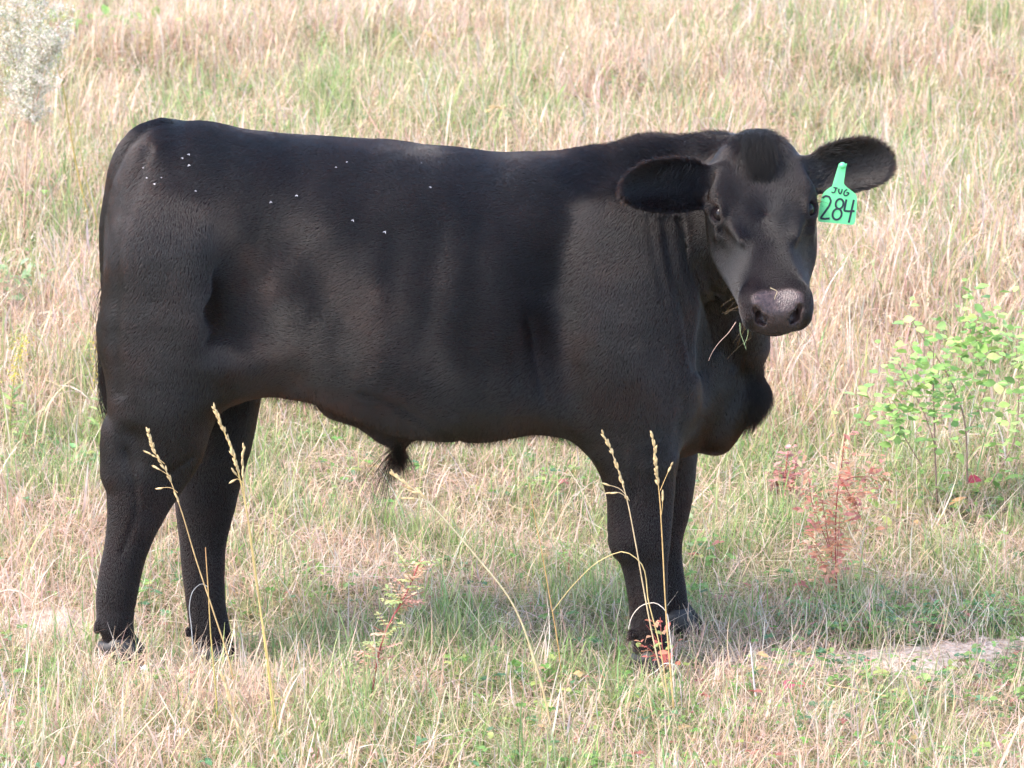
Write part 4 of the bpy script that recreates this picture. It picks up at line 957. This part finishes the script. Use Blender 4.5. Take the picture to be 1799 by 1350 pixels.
stalk('curled_dry_blade', 'small white hooped blade beside the near front hoof', [(1132, 1205), (1140, 1188), (1152, 1180), (1168, 1166), (1184, 1168), (1195, 1185), (1197, 1230)], 0, c0=(.78, .72, .66), r=.0013, group='curled dry blades', cat='dry blade')
stalk('fallen_straw', 'long pale straw slanting up right in the bottom left corner', [(293, 1240), (262, 1270), (225, 1312), (180, 1365)], 0, c0=(.70, .54, .32), r=.0022, group='long straws in the foreground', cat='straw')
stalk('fallen_straw', 'thin straw bent down from the bottom left straw tip toward the right', [(293, 1240), (330, 1275), (372, 1330), (392, 1362)], 0, c0=(.66, .48, .32), r=.0014, group='long straws in the foreground', cat='straw')
stalk('plumed_grass_stalk', 'stout pale plume stalk in the foreground below the hind legs', [(392, 1190), (402, 1222), (415, 1268), (428, 1310), (440, 1365)], 3, c0=(.74, .56, .38), r=.0026, nsp=40, sp=.2, ln=.020, cat='grass stalk')
stalk('fallen_straw', 'long double straw bending in from the right edge above the bare soil', [(1618, 1052), (1650, 1030), (1700, 1004), (1760, 990), (1830, 980)], 0, c0=(.72, .58, .38), r=.0024, group='long straws on the right', cat='straw')
stalk('fallen_straw', 'thin straw slanting through the weeds on the right', [(1515, 880), (1560, 905), (1640, 945), (1700, 990), (1760, 1050)], 0, c0=(.66, .52, .30), r=.0012, group='long straws on the right', cat='straw')
stalk('fallen_straw', 'golden straw lying across the grass below the bare soil', [(1452, 1203), (1520, 1215), (1600, 1238), (1650, 1262)], 0, c0=(.68, .48, .24), r=.0018, group='long straws on the right', cat='straw')
stalk('bare_grass_stalk', 'white broken stalk upright left of the bare soil patch', [(1318, 1130), (1322, 1170), (1326, 1210), (1334, 1250)], 0, c0=(.76, .68, .66), r=.0022, group='broken stalks on the lower right', cat='grass stalk')
stalk('bare_grass_stalk', 'thin cream broken stalk standing left of the white one', [(1270, 1134), (1271, 1180), (1269, 1240)], 0, c0=(.72, .62, .42), r=.0014, group='broken stalks on the lower right', cat='grass stalk')
stalk('leaning_straw', 'long pink straw leaning on the left beside the rump', [(90, 395), (130, 455), (180, 525), (205, 570)], 0, c0=(.72, .54, .42), r=.0018, group='long straws on the left', cat='straw')
stalk('leaning_straw', 'long pale straw running down left of the thigh', [(165, 520), (150, 570), (125, 620), (100, 672)], 0, c0=(.70, .54, .40), r=.0014, group='long straws on the left', cat='straw')
stalk('leaning_straw', 'straw from the pale flowering weed down toward the tail', [(42, 310), (80, 365), (115, 410), (150, 470)], 0, c0=(.72, .58, .42), r=.0016, group='long straws on the left', cat='straw')
stalk('olive_grass_stalk', 'olive and orange stalk rising behind the rump at left', [(95, 95), (110, 150), (122, 220), (134, 290), (148, 350), (162, 405)], 0, c0=(.42, .36, .10), c1=(.60, .40, .12), r=.0026, group='tall stalks behind the rump')
stalk('olive_grass_stalk', 'yellow green stalk just right of the olive one behind the rump', [(128, 180), (138, 240), (150, 310), (168, 380), (178, 430)], 0, c0=(.44, .44, .14), c1=(.58, .40, .12), r=.0018, group='tall stalks behind the rump')
stalk('seeding_grass_stalk', 'arching pale seed head above the middle of the back', [(858, 195), (870, 188), (890, 190), (915, 202), (950, 225), (985, 262)], 2, c0=(.74, .60, .40), r=.0013, nsp=22, ln=.02, sp=.5, group='seed heads seen above the back')
stalk('seeding_grass_stalk', 'pale seed head leaning left high above the shoulders', [(742, 45), (755, 60), (780, 90), (820, 150), (860, 210)], 2, c0=(.74, .58, .40), r=.0014, nsp=22, ln=.02, sp=.5, group='seed heads seen above the back')
stalk('seeding_grass_stalk', 'brown seed head poking up right of the poll', [(1526, 148), (1523, 170), (1520, 190), (1517, 240)], 2, c0=(.50, .34, .20), r=.0014, nsp=16, sp=.25, group='seed heads seen above the back')

def weed(name, label, cat, stems, leaves, mat=LEAFM, group=None):
    """stems: list of (uv list tip->root, r, col); leaves: list of (geo)"""
    rt = G(*stems[0][0][-1]); e = root_empty(name, rt, label, cat, group)
    for uv, r, c, dy in stems:
        pts = [P(u, v, rt[1] + dy) for u, v in uv]
        if uv is stems[0][0]: pts[-1] = rt - np.array([0, 0, .01])
        part('stem', stemgeo(pts[::-1], r, r * .5, c, None, 20), STEMM, e)
    if leaves: part('leaves', cat3(leaves), mat, e)
    return e, rt
def scatter_leaves(line, n, rg, size, cols, wts, up=.35, aspect=.6, spread=.0, fold=.25, droop=.15):
    p, L_ = spl(line, 80); i = rg.integers(0, 79, n); b = p[i] + rg.normal(size=(n, 3)) * spread
    d = rdir(n, rg, up); c = pal(cols, wts, n, rg, .12); sz = size * rg.uniform(.55, 1.25, n)
    return leafset(b, d, np.tile([0, 0, 1.0], (n, 1)) + rg.normal(size=(n, 3)) * .45, sz, sz * aspect, c, fold=fold, droop=droop, tipcol=np.clip(c * rg.uniform(.85, 1.2, (n, 1)), 0, .9))
RG = np.random.default_rng(77)
def pinnate(base, d, L_, npair, size, col, rg):
    d = unit(d); s_ = unit(np.cross(d, [0, 0, 1])); t = np.repeat(np.linspace(.25, .95, npair), 2); sg = np.tile([-1, 1], npair)
    b = base + d * (t * L_)[:, None]; dd = s_ * sg[:, None] + d * .5; c = np.tile(np.array(col), (len(b), 1)) * rg.uniform(.8, 1.2, (len(b), 1))
    b = np.r_[b, [base + d * L_]]; dd = np.r_[dd, [d]]; c = np.r_[c, c[:1]]; sz = size * rg.uniform(.8, 1.1, len(b))
    return cat3([leafset(b, dd, np.tile([0, 0, 1.0], (len(b), 1)), sz, sz * .6, c), stemgeo([base, base + d * L_ * .5, base + d * L_], .0006, .0003, (.45, .2, .12), None, 6, 4)])
# rose shoot under the belly
y_ = G(650, 1240)[1]; L1 = PX([(738, 985), (715, 1040), (690, 1085), (672, 1125), (660, 1180), (650, 1240)], y_)
lv = [pinnate(spl(L1, 30)[0][k], rdir(1, RG, .5)[0] + RV * RG.normal() * .8, RG.uniform(.022, .055), 4, .0125, c, RG) for k, c in zip(RG.integers(0, 26, 52), [(.38, .48, .20), (.72, .40, .32), (.50, .52, .24), (.70, .48, .34)] * 13)]
weed('rose_shoot', 'thorny red-stemmed rose shoot with green and rusty leaflets in the grass below the belly', 'wild rose', [([(738, 985), (715, 1040), (690, 1085), (672, 1125), (660, 1180), (650, 1240)], .0022, (.42, .10, .10), 0), ([(655, 1100), (668, 1108), (678, 1112)], .001, (.42, .12, .10), .01), ([(745, 1040), (715, 1052), (695, 1078)], .001, (.42, .12, .10), -.01)], lv)
y_ = G(1000, 1040)[1]; L2 = PX([(1002, 962), (1000, 990), (998, 1025)], y_)
weed('rose_shoot', 'tiny rose seedling left of the near foreleg', 'wild rose', [([(1002, 962), (1000, 990), (998, 1025)], .0014, (.45, .14, .10), 0)], [pinnate(L2[RG.integers(0, 2)], rdir(1, RG, .3)[0], .025, 3, .009, (.28, .40, .12), RG) for _ in range(7)])
# orange-red dried weed right of the calf
def redweed(label, stems, n, size, cols, wts, name='red_weed', cat='weed', aspect=.5, spread=.012, group=None, up=.3, r=.002, sc=(.45, .12, .10)):
    y0 = G(*stems[0][-1])[1]; lv = [scatter_leaves(PX(s_[:-1] if len(s_) > 3 else s_, y0 + dy), n, RG, size, cols, wts, up, aspect, spread) for s_, dy in zip(stems, [0, .02, -.02, .03, -.03, .01, .04, -.04])]
    return weed(name, label, cat, [(s_, r if i == 0 else r * .6, sc, dy) for i, (s_, dy) in enumerate(zip(stems, [0, .02, -.02, .03, -.03, .01, .04, -.04]))], lv, group=group)
REDS = [(.78, .38, .24), (.74, .46, .30), (.66, .27, .22), (.70, .52, .34)]; REDW = [4, 3, 2, 1]
redweed('tall rusty orange weed with drooping leaves right of the dewlap', [[(1485, 765), (1478, 820), (1470, 880), (1468, 960), (1470, 1060)], [(1420, 830), (1426, 880), (1440, 920), (1458, 965)], [(1548, 840), (1520, 838), (1495, 840), (1478, 850)], [(1510, 905), (1498, 880), (1485, 855)], [(1476, 900), (1472, 960), (1470, 1020), (1470, 1050)], [(1445, 880), (1452, 930), (1462, 980)], [(1430, 960), (1446, 990), (1464, 1020)]], 78, .024, REDS, REDW, aspect=.38, spread=.018)
redweed('dull maroon weed between the dewlap and the rusty weed', [[(1385, 790), (1380, 830), (1378, 880)], [(1362, 820), (1370, 850), (1376, 875)], [(1400, 800), (1394, 840), (1384, 875)], [(1345, 850), (1358, 870), (1374, 890)]], 75, .021, [(.56, .26, .24), (.62, .34, .30), (.34, .36, .18)], [3, 2, 1])
redweed('small red and green weed growing right in front of the near front hoof', [[(1160, 1085), (1162, 1120), (1166, 1160), (1170, 1215)], [(1118, 1130), (1140, 1140), (1160, 1165)], [(1190, 1130), (1178, 1150), (1168, 1175)], [(1135, 1098), (1148, 1115), (1160, 1140)]], 13, .022, [(.66, .26, .18), (.60, .34, .22), (.30, .40, .14), (.62, .16, .14)], [3, 2, 2, 2], r=.0014)
redweed('small dusty weed standing between the two forelegs', [[(1190, 878), (1196, 905), (1200, 935), (1203, 1000)], [(1212, 910), (1206, 930), (1202, 960)]], 14, .020, [(.30, .38, .20), (.42, .42, .30), (.22, .34, .12)], [2, 1, 2], r=.0012, sc=(.34, .34, .16))
redweed('faded pink weed at the bottom left edge of the foreground', [[(170, 1340), (160, 1365), (155, 1400)], [(125, 1335), (140, 1360), (150, 1395)]], 12, .022, [(.66, .32, .30), (.60, .36, .30)], [1, 1], r=.0012)
redweed('pink-leaved weed at the bottom edge below the belly', [[(560, 1315), (556, 1345), (552, 1390)]], 16, .02, [(.64, .36, .32), (.60, .42, .32), (.34, .38, .18)], [2, 1, 1], r=.0012)
# leafy bush at the right edge
def bush():
    segs = [[(1640, 610), (1640, 680), (1642, 760), (1645, 850)], [(1600, 560), (1625, 600), (1660, 650), (1690, 720), (1700, 850)], [(1580, 640), (1600, 680), (1625, 730), (1645, 790)],
            [(1740, 560), (1742, 620), (1730, 690), (1700, 760)], [(1785, 600), (1790, 700), (1780, 780), (1740, 850)], [(1700, 560), (1712, 610), (1730, 660)], [(1560, 700), (1585, 760), (1620, 820)], [(1830, 560), (1825, 680), (1800, 800)]]
    y0 = G(1700, 905)[1]; dys = [0, .05, -.05, .1, -.08, .12, -.03, .06]; lv = []
    for s_, dy in zip(segs, dys):
        lv.append(scatter_leaves(PX(s_[:-1], y0 + dy), 85, RG, .027, [(.30, .48, .14), (.40, .56, .18), (.24, .40, .12), (.50, .58, .22)], [4, 4, 2, 1], .25, .78, .042, fold=.15))
    segs[0] = segs[0] + [(1648, 900)]
    weed('leafy_shrub', 'light green shrub with rounded leaves on thin brown twigs at the right edge', 'shrub', [(s_, .0026 if i < 2 else .0016, (.34, .22, .18), dy) for i, (s_, dy) in enumerate(zip(segs, dys))], lv)
bush()
def lowweed(name, label, u, v, n, size, cols, wts, spread, hgt=.03, aspect=.4, up=.6, cat='weed', group=None):
    rt = G(u, v); e = root_empty(name, rt, label, cat, group)
    b = rt + np.c_[RG.normal(size=(n, 2)) * spread, RG.uniform(0, hgt, n)]; b[:, 2] += gz(b[:, 0], b[:, 1]) - rt[2]
    c = pal(cols, wts, n, RG, .12); sz = size * RG.uniform(.6, 1.3, n)
    part('leaves', leafset(b, rdir(n, RG, up), np.tile([0, 0, 1.0], (n, 1)) + RG.normal(size=(n, 3)) * .3, sz, sz * aspect, c), LEAFM, e); return e
BLUEG = [(.20, .36, .16), (.26, .42, .20), (.16, .30, .12)]
lowweed('spurge_clump', 'dense low blue-green clump just above the bare pale soil', 1500, 1110, 420, .016, BLUEG, [2, 2, 1], [.11, .05], .055, .3)
lowweed('spurge_clump', 'smaller blue-green clump at the far right beside the long straw', 1735, 1100, 160, .016, BLUEG, [2, 2, 1], [.05, .04], .06, .3)
lowweed('broadleaf_weed', 'bright green broad-leaved sprig under the sheath', 668, 905, 9, .030, [(.22, .48, .12), (.16, .36, .12)], [2, 1], [.01, .01], .03, .55)
lowweed('broadleaf_weed', 'olive broad leaves turning orange below the shrub', 1590, 925, 34, .045, [(.34, .38, .12), (.26, .36, .10), (.52, .32, .14), (.40, .44, .14)], [3, 3, 1, 2], [.09, .05], .07, .42)
lowweed('broadleaf_weed', 'green leafy weed with round leaf right of the rusty weed', 1700, 880, 22, .040, [(.26, .44, .12), (.34, .46, .12)], [2, 1], [.06, .05], .08, .6)
lowweed('broadleaf_weed', 'green tuft of leaves left of the rusty weed', 1350, 880, 14, .028, [(.20, .44, .12), (.24, .40, .12)], [1, 1], [.02, .02], .03, .5)
lowweed('broadleaf_weed', 'light green leafy patch near the top left behind the pale weed', 135, 62, 110, .05, [(.28, .46, .12), (.36, .48, .16)], [1, 1], [.13, .12], .06, .5)
lowweed('broadleaf_weed', 'leaves with the calf shadow painted into their dark green right of the hind legs', 520, 1030, 60, .028, [(.14, .28, .07), (.18, .32, .08)], [1, 1], [.07, .06], .03, .45)  # shade beside the hind legs is put into these darker leaf greens
lowweed('broadleaf_weed', 'green weed behind the tail at mid height on the left edge', 140, 835, 40, .034, [(.24, .42, .18), (.2, .36, .14)], [1, 1], [.05, .04], .06, .4)
lowweed('broadleaf_weed', 'pale leafy weed at the left edge level with the flank', 20, 560, 60, .04, [(.34, .46, .26), (.3, .42, .2)], [1, 1], [.05, .05], .14, .4)
# tall pale flowering weed, upper left
def paleweed():
    stems = [[(60, -20), (62, 60), (56, 160), (48, 250), (44, 340), (42, 430)], [(28, -10), (36, 70), (44, 160), (46, 240)], [(85, 20), (76, 90), (62, 160), (52, 230)], [(5, 20), (20, 90), (36, 150), (46, 210)], [(100, 60), (84, 110), (64, 180)]]
    rt = G(42, 430); e = root_empty('flowering_weed', rt, 'tall pale weed thick with tiny whitish flowers on pinkish stems, top left corner', 'weed')
    fl = []
    for s_, dy in zip(stems, (0, .04, -.04, .06, -.06)):
        pts = PX(s_, rt[1] + dy)
        if dy == 0: pts[-1] = rt
        part('stem', stemgeo(pts[::-1], .0035 if dy == 0 else .002, .001, (.58, .34, .26), (.46, .44, .26), 24), STEMM, e)
        p, L_ = spl(pts[:4], 60); nb = 62; ib = RG.integers(0, 56, nb); az = RG.uniform(0, 6.283, nb)
        bl_ = RG.uniform(.025, .080, nb); bd = unit(np.stack([np.cos(az), np.sin(az), RG.uniform(.3, 1.1, nb)], 1)); tips = p[ib] + bd * bl_[:, None]
        for a_, b_ in zip(p[ib], tips): fl.append(stemgeo([a_, (a_ + b_) / 2 + [0, 0, -.003], b_], .0008, .0004, (.44, .40, .26), None, 5, 4))
        m = 32; n = nb * m; t_ = RG.uniform(.35, 1.1, n); c_ = np.repeat(p[ib], m, 0) * (1 - t_)[:, None] + np.repeat(tips, m, 0) * t_[:, None] + RG.normal(size=(n, 3)) * .0055
        fl.append(leafset(c_, RG.normal(size=(n, 3)) + [0, 0, .3], RG.normal(size=(n, 3)), RG.uniform(.005, .011, n), RG.uniform(.003, .005, n), pal([(.70, .64, .56), (.60, .58, .46), (.74, .66, .60), (.46, .50, .34)], [3, 2, 2, 1.6], n, RG), segs=2))
    part('flower_spray', cat3(fl), LEAFM, e)
paleweed()
def goldenrod(label, uv, n=240):
    rt = G(*uv[-1]); e = root_empty('goldenrod', rt, label, 'wildflower', 'goldenrod behind the calf'); pts = PX(uv[:-1], rt[1]) + [rt]
    part('stem', stemgeo(pts[::-1], .002, .001, (.36, .36, .12), None, 20), STEMM, e)
    p, _ = spl(pts[:3], 50); i = RG.integers(0, 49, n)
    part('flower_plume', leafset(p[i] + RG.normal(size=(n, 3)) * [.011, .011, .006], RG.normal(size=(n, 3)), RG.normal(size=(n, 3)), RG.uniform(.004, .008, n), RG.uniform(.003, .006, n), pal([(.66, .52, .08), (.62, .46, .20), (.52, .44, .14)], [3, 1, 1], n, RG), segs=2), LEAFM, e)
    part('leaves', scatter_leaves(pts[2:], 26, RG, .04, [(.24, .38, .12), (.32, .42, .16)], [1, 1], .4, .25), LEAFM, e)
goldenrod('yellow goldenrod standing close against the back of the thigh', [(176, 590), (176, 630), (178, 690), (176, 740), (174, 800)])
goldenrod('yellow goldenrod near the left edge', [(44, 590), (32, 625), (24, 670), (18, 740), (16, 800)], 200)
def loose_leaf(name, label, u, v, size, col, hgt=.012, aspect=.7, group='fallen leaves in the foreground', up=.25):
    rt = G(u, v) + np.array([0, 0, hgt]); d = rdir(1, RG, up); g = leafset(np.array([[0, 0, 0.]]), d, np.array([[0, -.5, 1.]]) + RG.normal(size=(1, 3)) * .2, np.array([size]), np.array([size * aspect]), np.array([col]), 6, .35, .3)
    o = col_obj(name, g[0], g[1], g[2], LEAFM); o.location = rt; tag(o, label, 'leaf', group)
loose_leaf('dead_leaf', 'curled tan dead leaf in the grass below the belly', 832, 1165, .045, (.48, .34, .24), .02)
loose_leaf('dead_leaf', 'small dark brown leaf left of the tan one', 762, 1170, .026, (.34, .17, .13), .015)
loose_leaf('dead_leaf', 'dusky purple leaf lying under the tan dead leaf', 800, 1270, .040, (.50, .30, .28), .015)
loose_leaf('dead_leaf', 'pale tan leaf between the tan and the purple one', 768, 1232, .026, (.70, .52, .36), .015)
loose_leaf('red_leaf', 'magenta leaf below the bare soil patch', 1378, 1240, .034, (.56, .15, .22), .035)
loose_leaf('red_leaf', 'bright red pointed leaf right of the magenta one', 1402, 1232, .034, (.62, .13, .14), .04)
loose_leaf('red_leaf', 'crimson leaf under the shrub at right', 1722, 880, .045, (.60, .06, .10), .05)
loose_leaf('red_leaf', 'pink-red leaf at the bottom right corner', 1762, 1335, .036, (.66, .12, .20), .03)
loose_leaf('green_leaf', 'single round yellow-green leaf below the shrub', 1692, 862, .045, (.40, .56, .14), .06, .85)
def small_flower(label, u, v, h=.03):
    rt = G(u, v); e = root_empty('white_flower', rt, label, 'flower', 'small white flowers in the grass')
    part('stem', stemgeo([rt, rt + [0, 0, h * .5], rt + [0, 0, h]], .0008, .0006, (.24, .36, .12), None, 6), STEMM, e)
    n = 26; c = np.tile([.86, .85, .86], (n, 1)); part('petals', leafset(np.tile(rt + [0, 0, h], (n, 1)) + RG.normal(size=(n, 3)) * .002, RG.normal(size=(n, 3)) + [0, -.3, .5], RG.normal(size=(n, 3)), np.full(n, .009), np.full(n, .005), c, 3), LEAFM, e)
small_flower('small white flower in the bottom left foreground', 318, 1312)
small_flower('tiny white flower head left of the hind hooves', 104, 1142)
small_flower('tiny white flower between the hind hooves and the plume stalk', 255, 1200)

# straws caught on the muzzle
def strand_thing(name, label, pts, r, c):
    co, q, cc = stemgeo(pts, r, r * .5, c, None, 16, 5); o = col_obj(name, co - pts[0], q, cc, STEMM); o.location = pts[0]; tag(o, label, 'grass blade', 'bits of grass on the muzzle')
mo = UVof(H(.34, -.04, -.115)); yb = H(.345, -.04, -.115)[1]
strand_thing('grass_blade', 'thin green blade hanging from the left of the mouth', PX([(1300, 568), (1301, 585), (1306, 600), (1311, 614)], yb - .01), .0009, (.36, .50, .28))
strand_thing('grass_blade', 'shorter green blade crossing the first under the chin', PX([(1314, 575), (1314, 588), (1310, 600), (1307, 606)], yb - .012), .0007, (.36, .50, .28))
strand_thing('dry_blade', 'long pinkish straw drooping from the mouth toward the chest', PX([(1293, 566), (1280, 585), (1262, 604), (1250, 622), (1245, 634)], yb - .01), .0008, (.52, .36, .30))
i_ = nearest_on_calf(1358, 515, 5)
strand_thing('dry_blade', 'bent yellow straw stuck on top of the nose', [P(u, v, BC[i_][1] - .004) for u, v in ((1353, 506), (1360, 509), (1365, 512), (1362, 521), (1360, 530))], .0007, (.70, .56, .34))

# flies resting on the coat
WING, N, L, b = mat_new('fly_wing'); b.inputs['Base Color'].default_value = (.32, .31, .33, 1); b.inputs['Roughness'].default_value = .3
FLYB, N, L, b = mat_new('fly_body'); b.inputs['Base Color'].default_value = (.03, .028, .03, 1)
def fly(u, v, label, s=1.0):
    s = s * RG.uniform(.62, .85)
    i = nearest_on_calf(u, v); n = BN[i]; p = BC[i] + n * .0065; a = RG.uniform(-.5, .5); d = unit(np.array([math.sin(a), 0, math.cos(a)])); d = unit(d - n * (d @ n)); w = np.cross(n, d)
    e = root_empty('fly', p, label, 'fly', 'pale-winged flies on the calf')
    co, q = tube([p + d * .003 * s, p, p - d * .003 * s], np.array([.0008, .0014, .0006]) * s, 6); np_mesh('body', co - p, q, FLYB, e)
    for sg in (-1, 1):
        g = leafset(np.array([p + n * .001]), np.array([-d * .9 + w * sg * .62 + n * .15]), np.array([n]), np.array([.0068 * s]), np.array([.0021 * s]), np.array([[.8, .8, .8]]), 3, .1, 0)
        np_mesh('wing', g[0] - p, g[1], WING, e)
for u, v, lb, s in ((329, 271, 'upper right fly of the three close together on the hip', 1), (320, 278, 'left fly of the three close together on the hip', 1), (329, 290, 'lowest fly of the three close together on the hip', 1), (252, 293, 'fly on the crease beside the tail head', .8),
    (259, 312, 'fly just below the tail head crease', .8), (272, 322, 'fly lower down the hip below the tail head', .9), (284, 312, 'faint fly right of the one below the tail head', .6), (341, 335, 'slanted fly on the upper thigh', .8), (477, 353, 'bright fly on the loin, left of a pair', 1.0), (518, 343, 'fly right of the bright one on the loin', 1.0),
    (610, 287, 'fly high on the back over the loin', .9), (587, 295, 'small fly left of the high one on the back', .8), (624, 386, 'bright fly on the upper middle of the flank', 1.05), (680, 406, 'fly right of and below the bright flank fly', 1.05), (758, 331, 'fly on the upper ribs', 1.05), (740, 289, 'faint fly near the spine above the ribs', .6)):
    fly(u, v, lb, s)
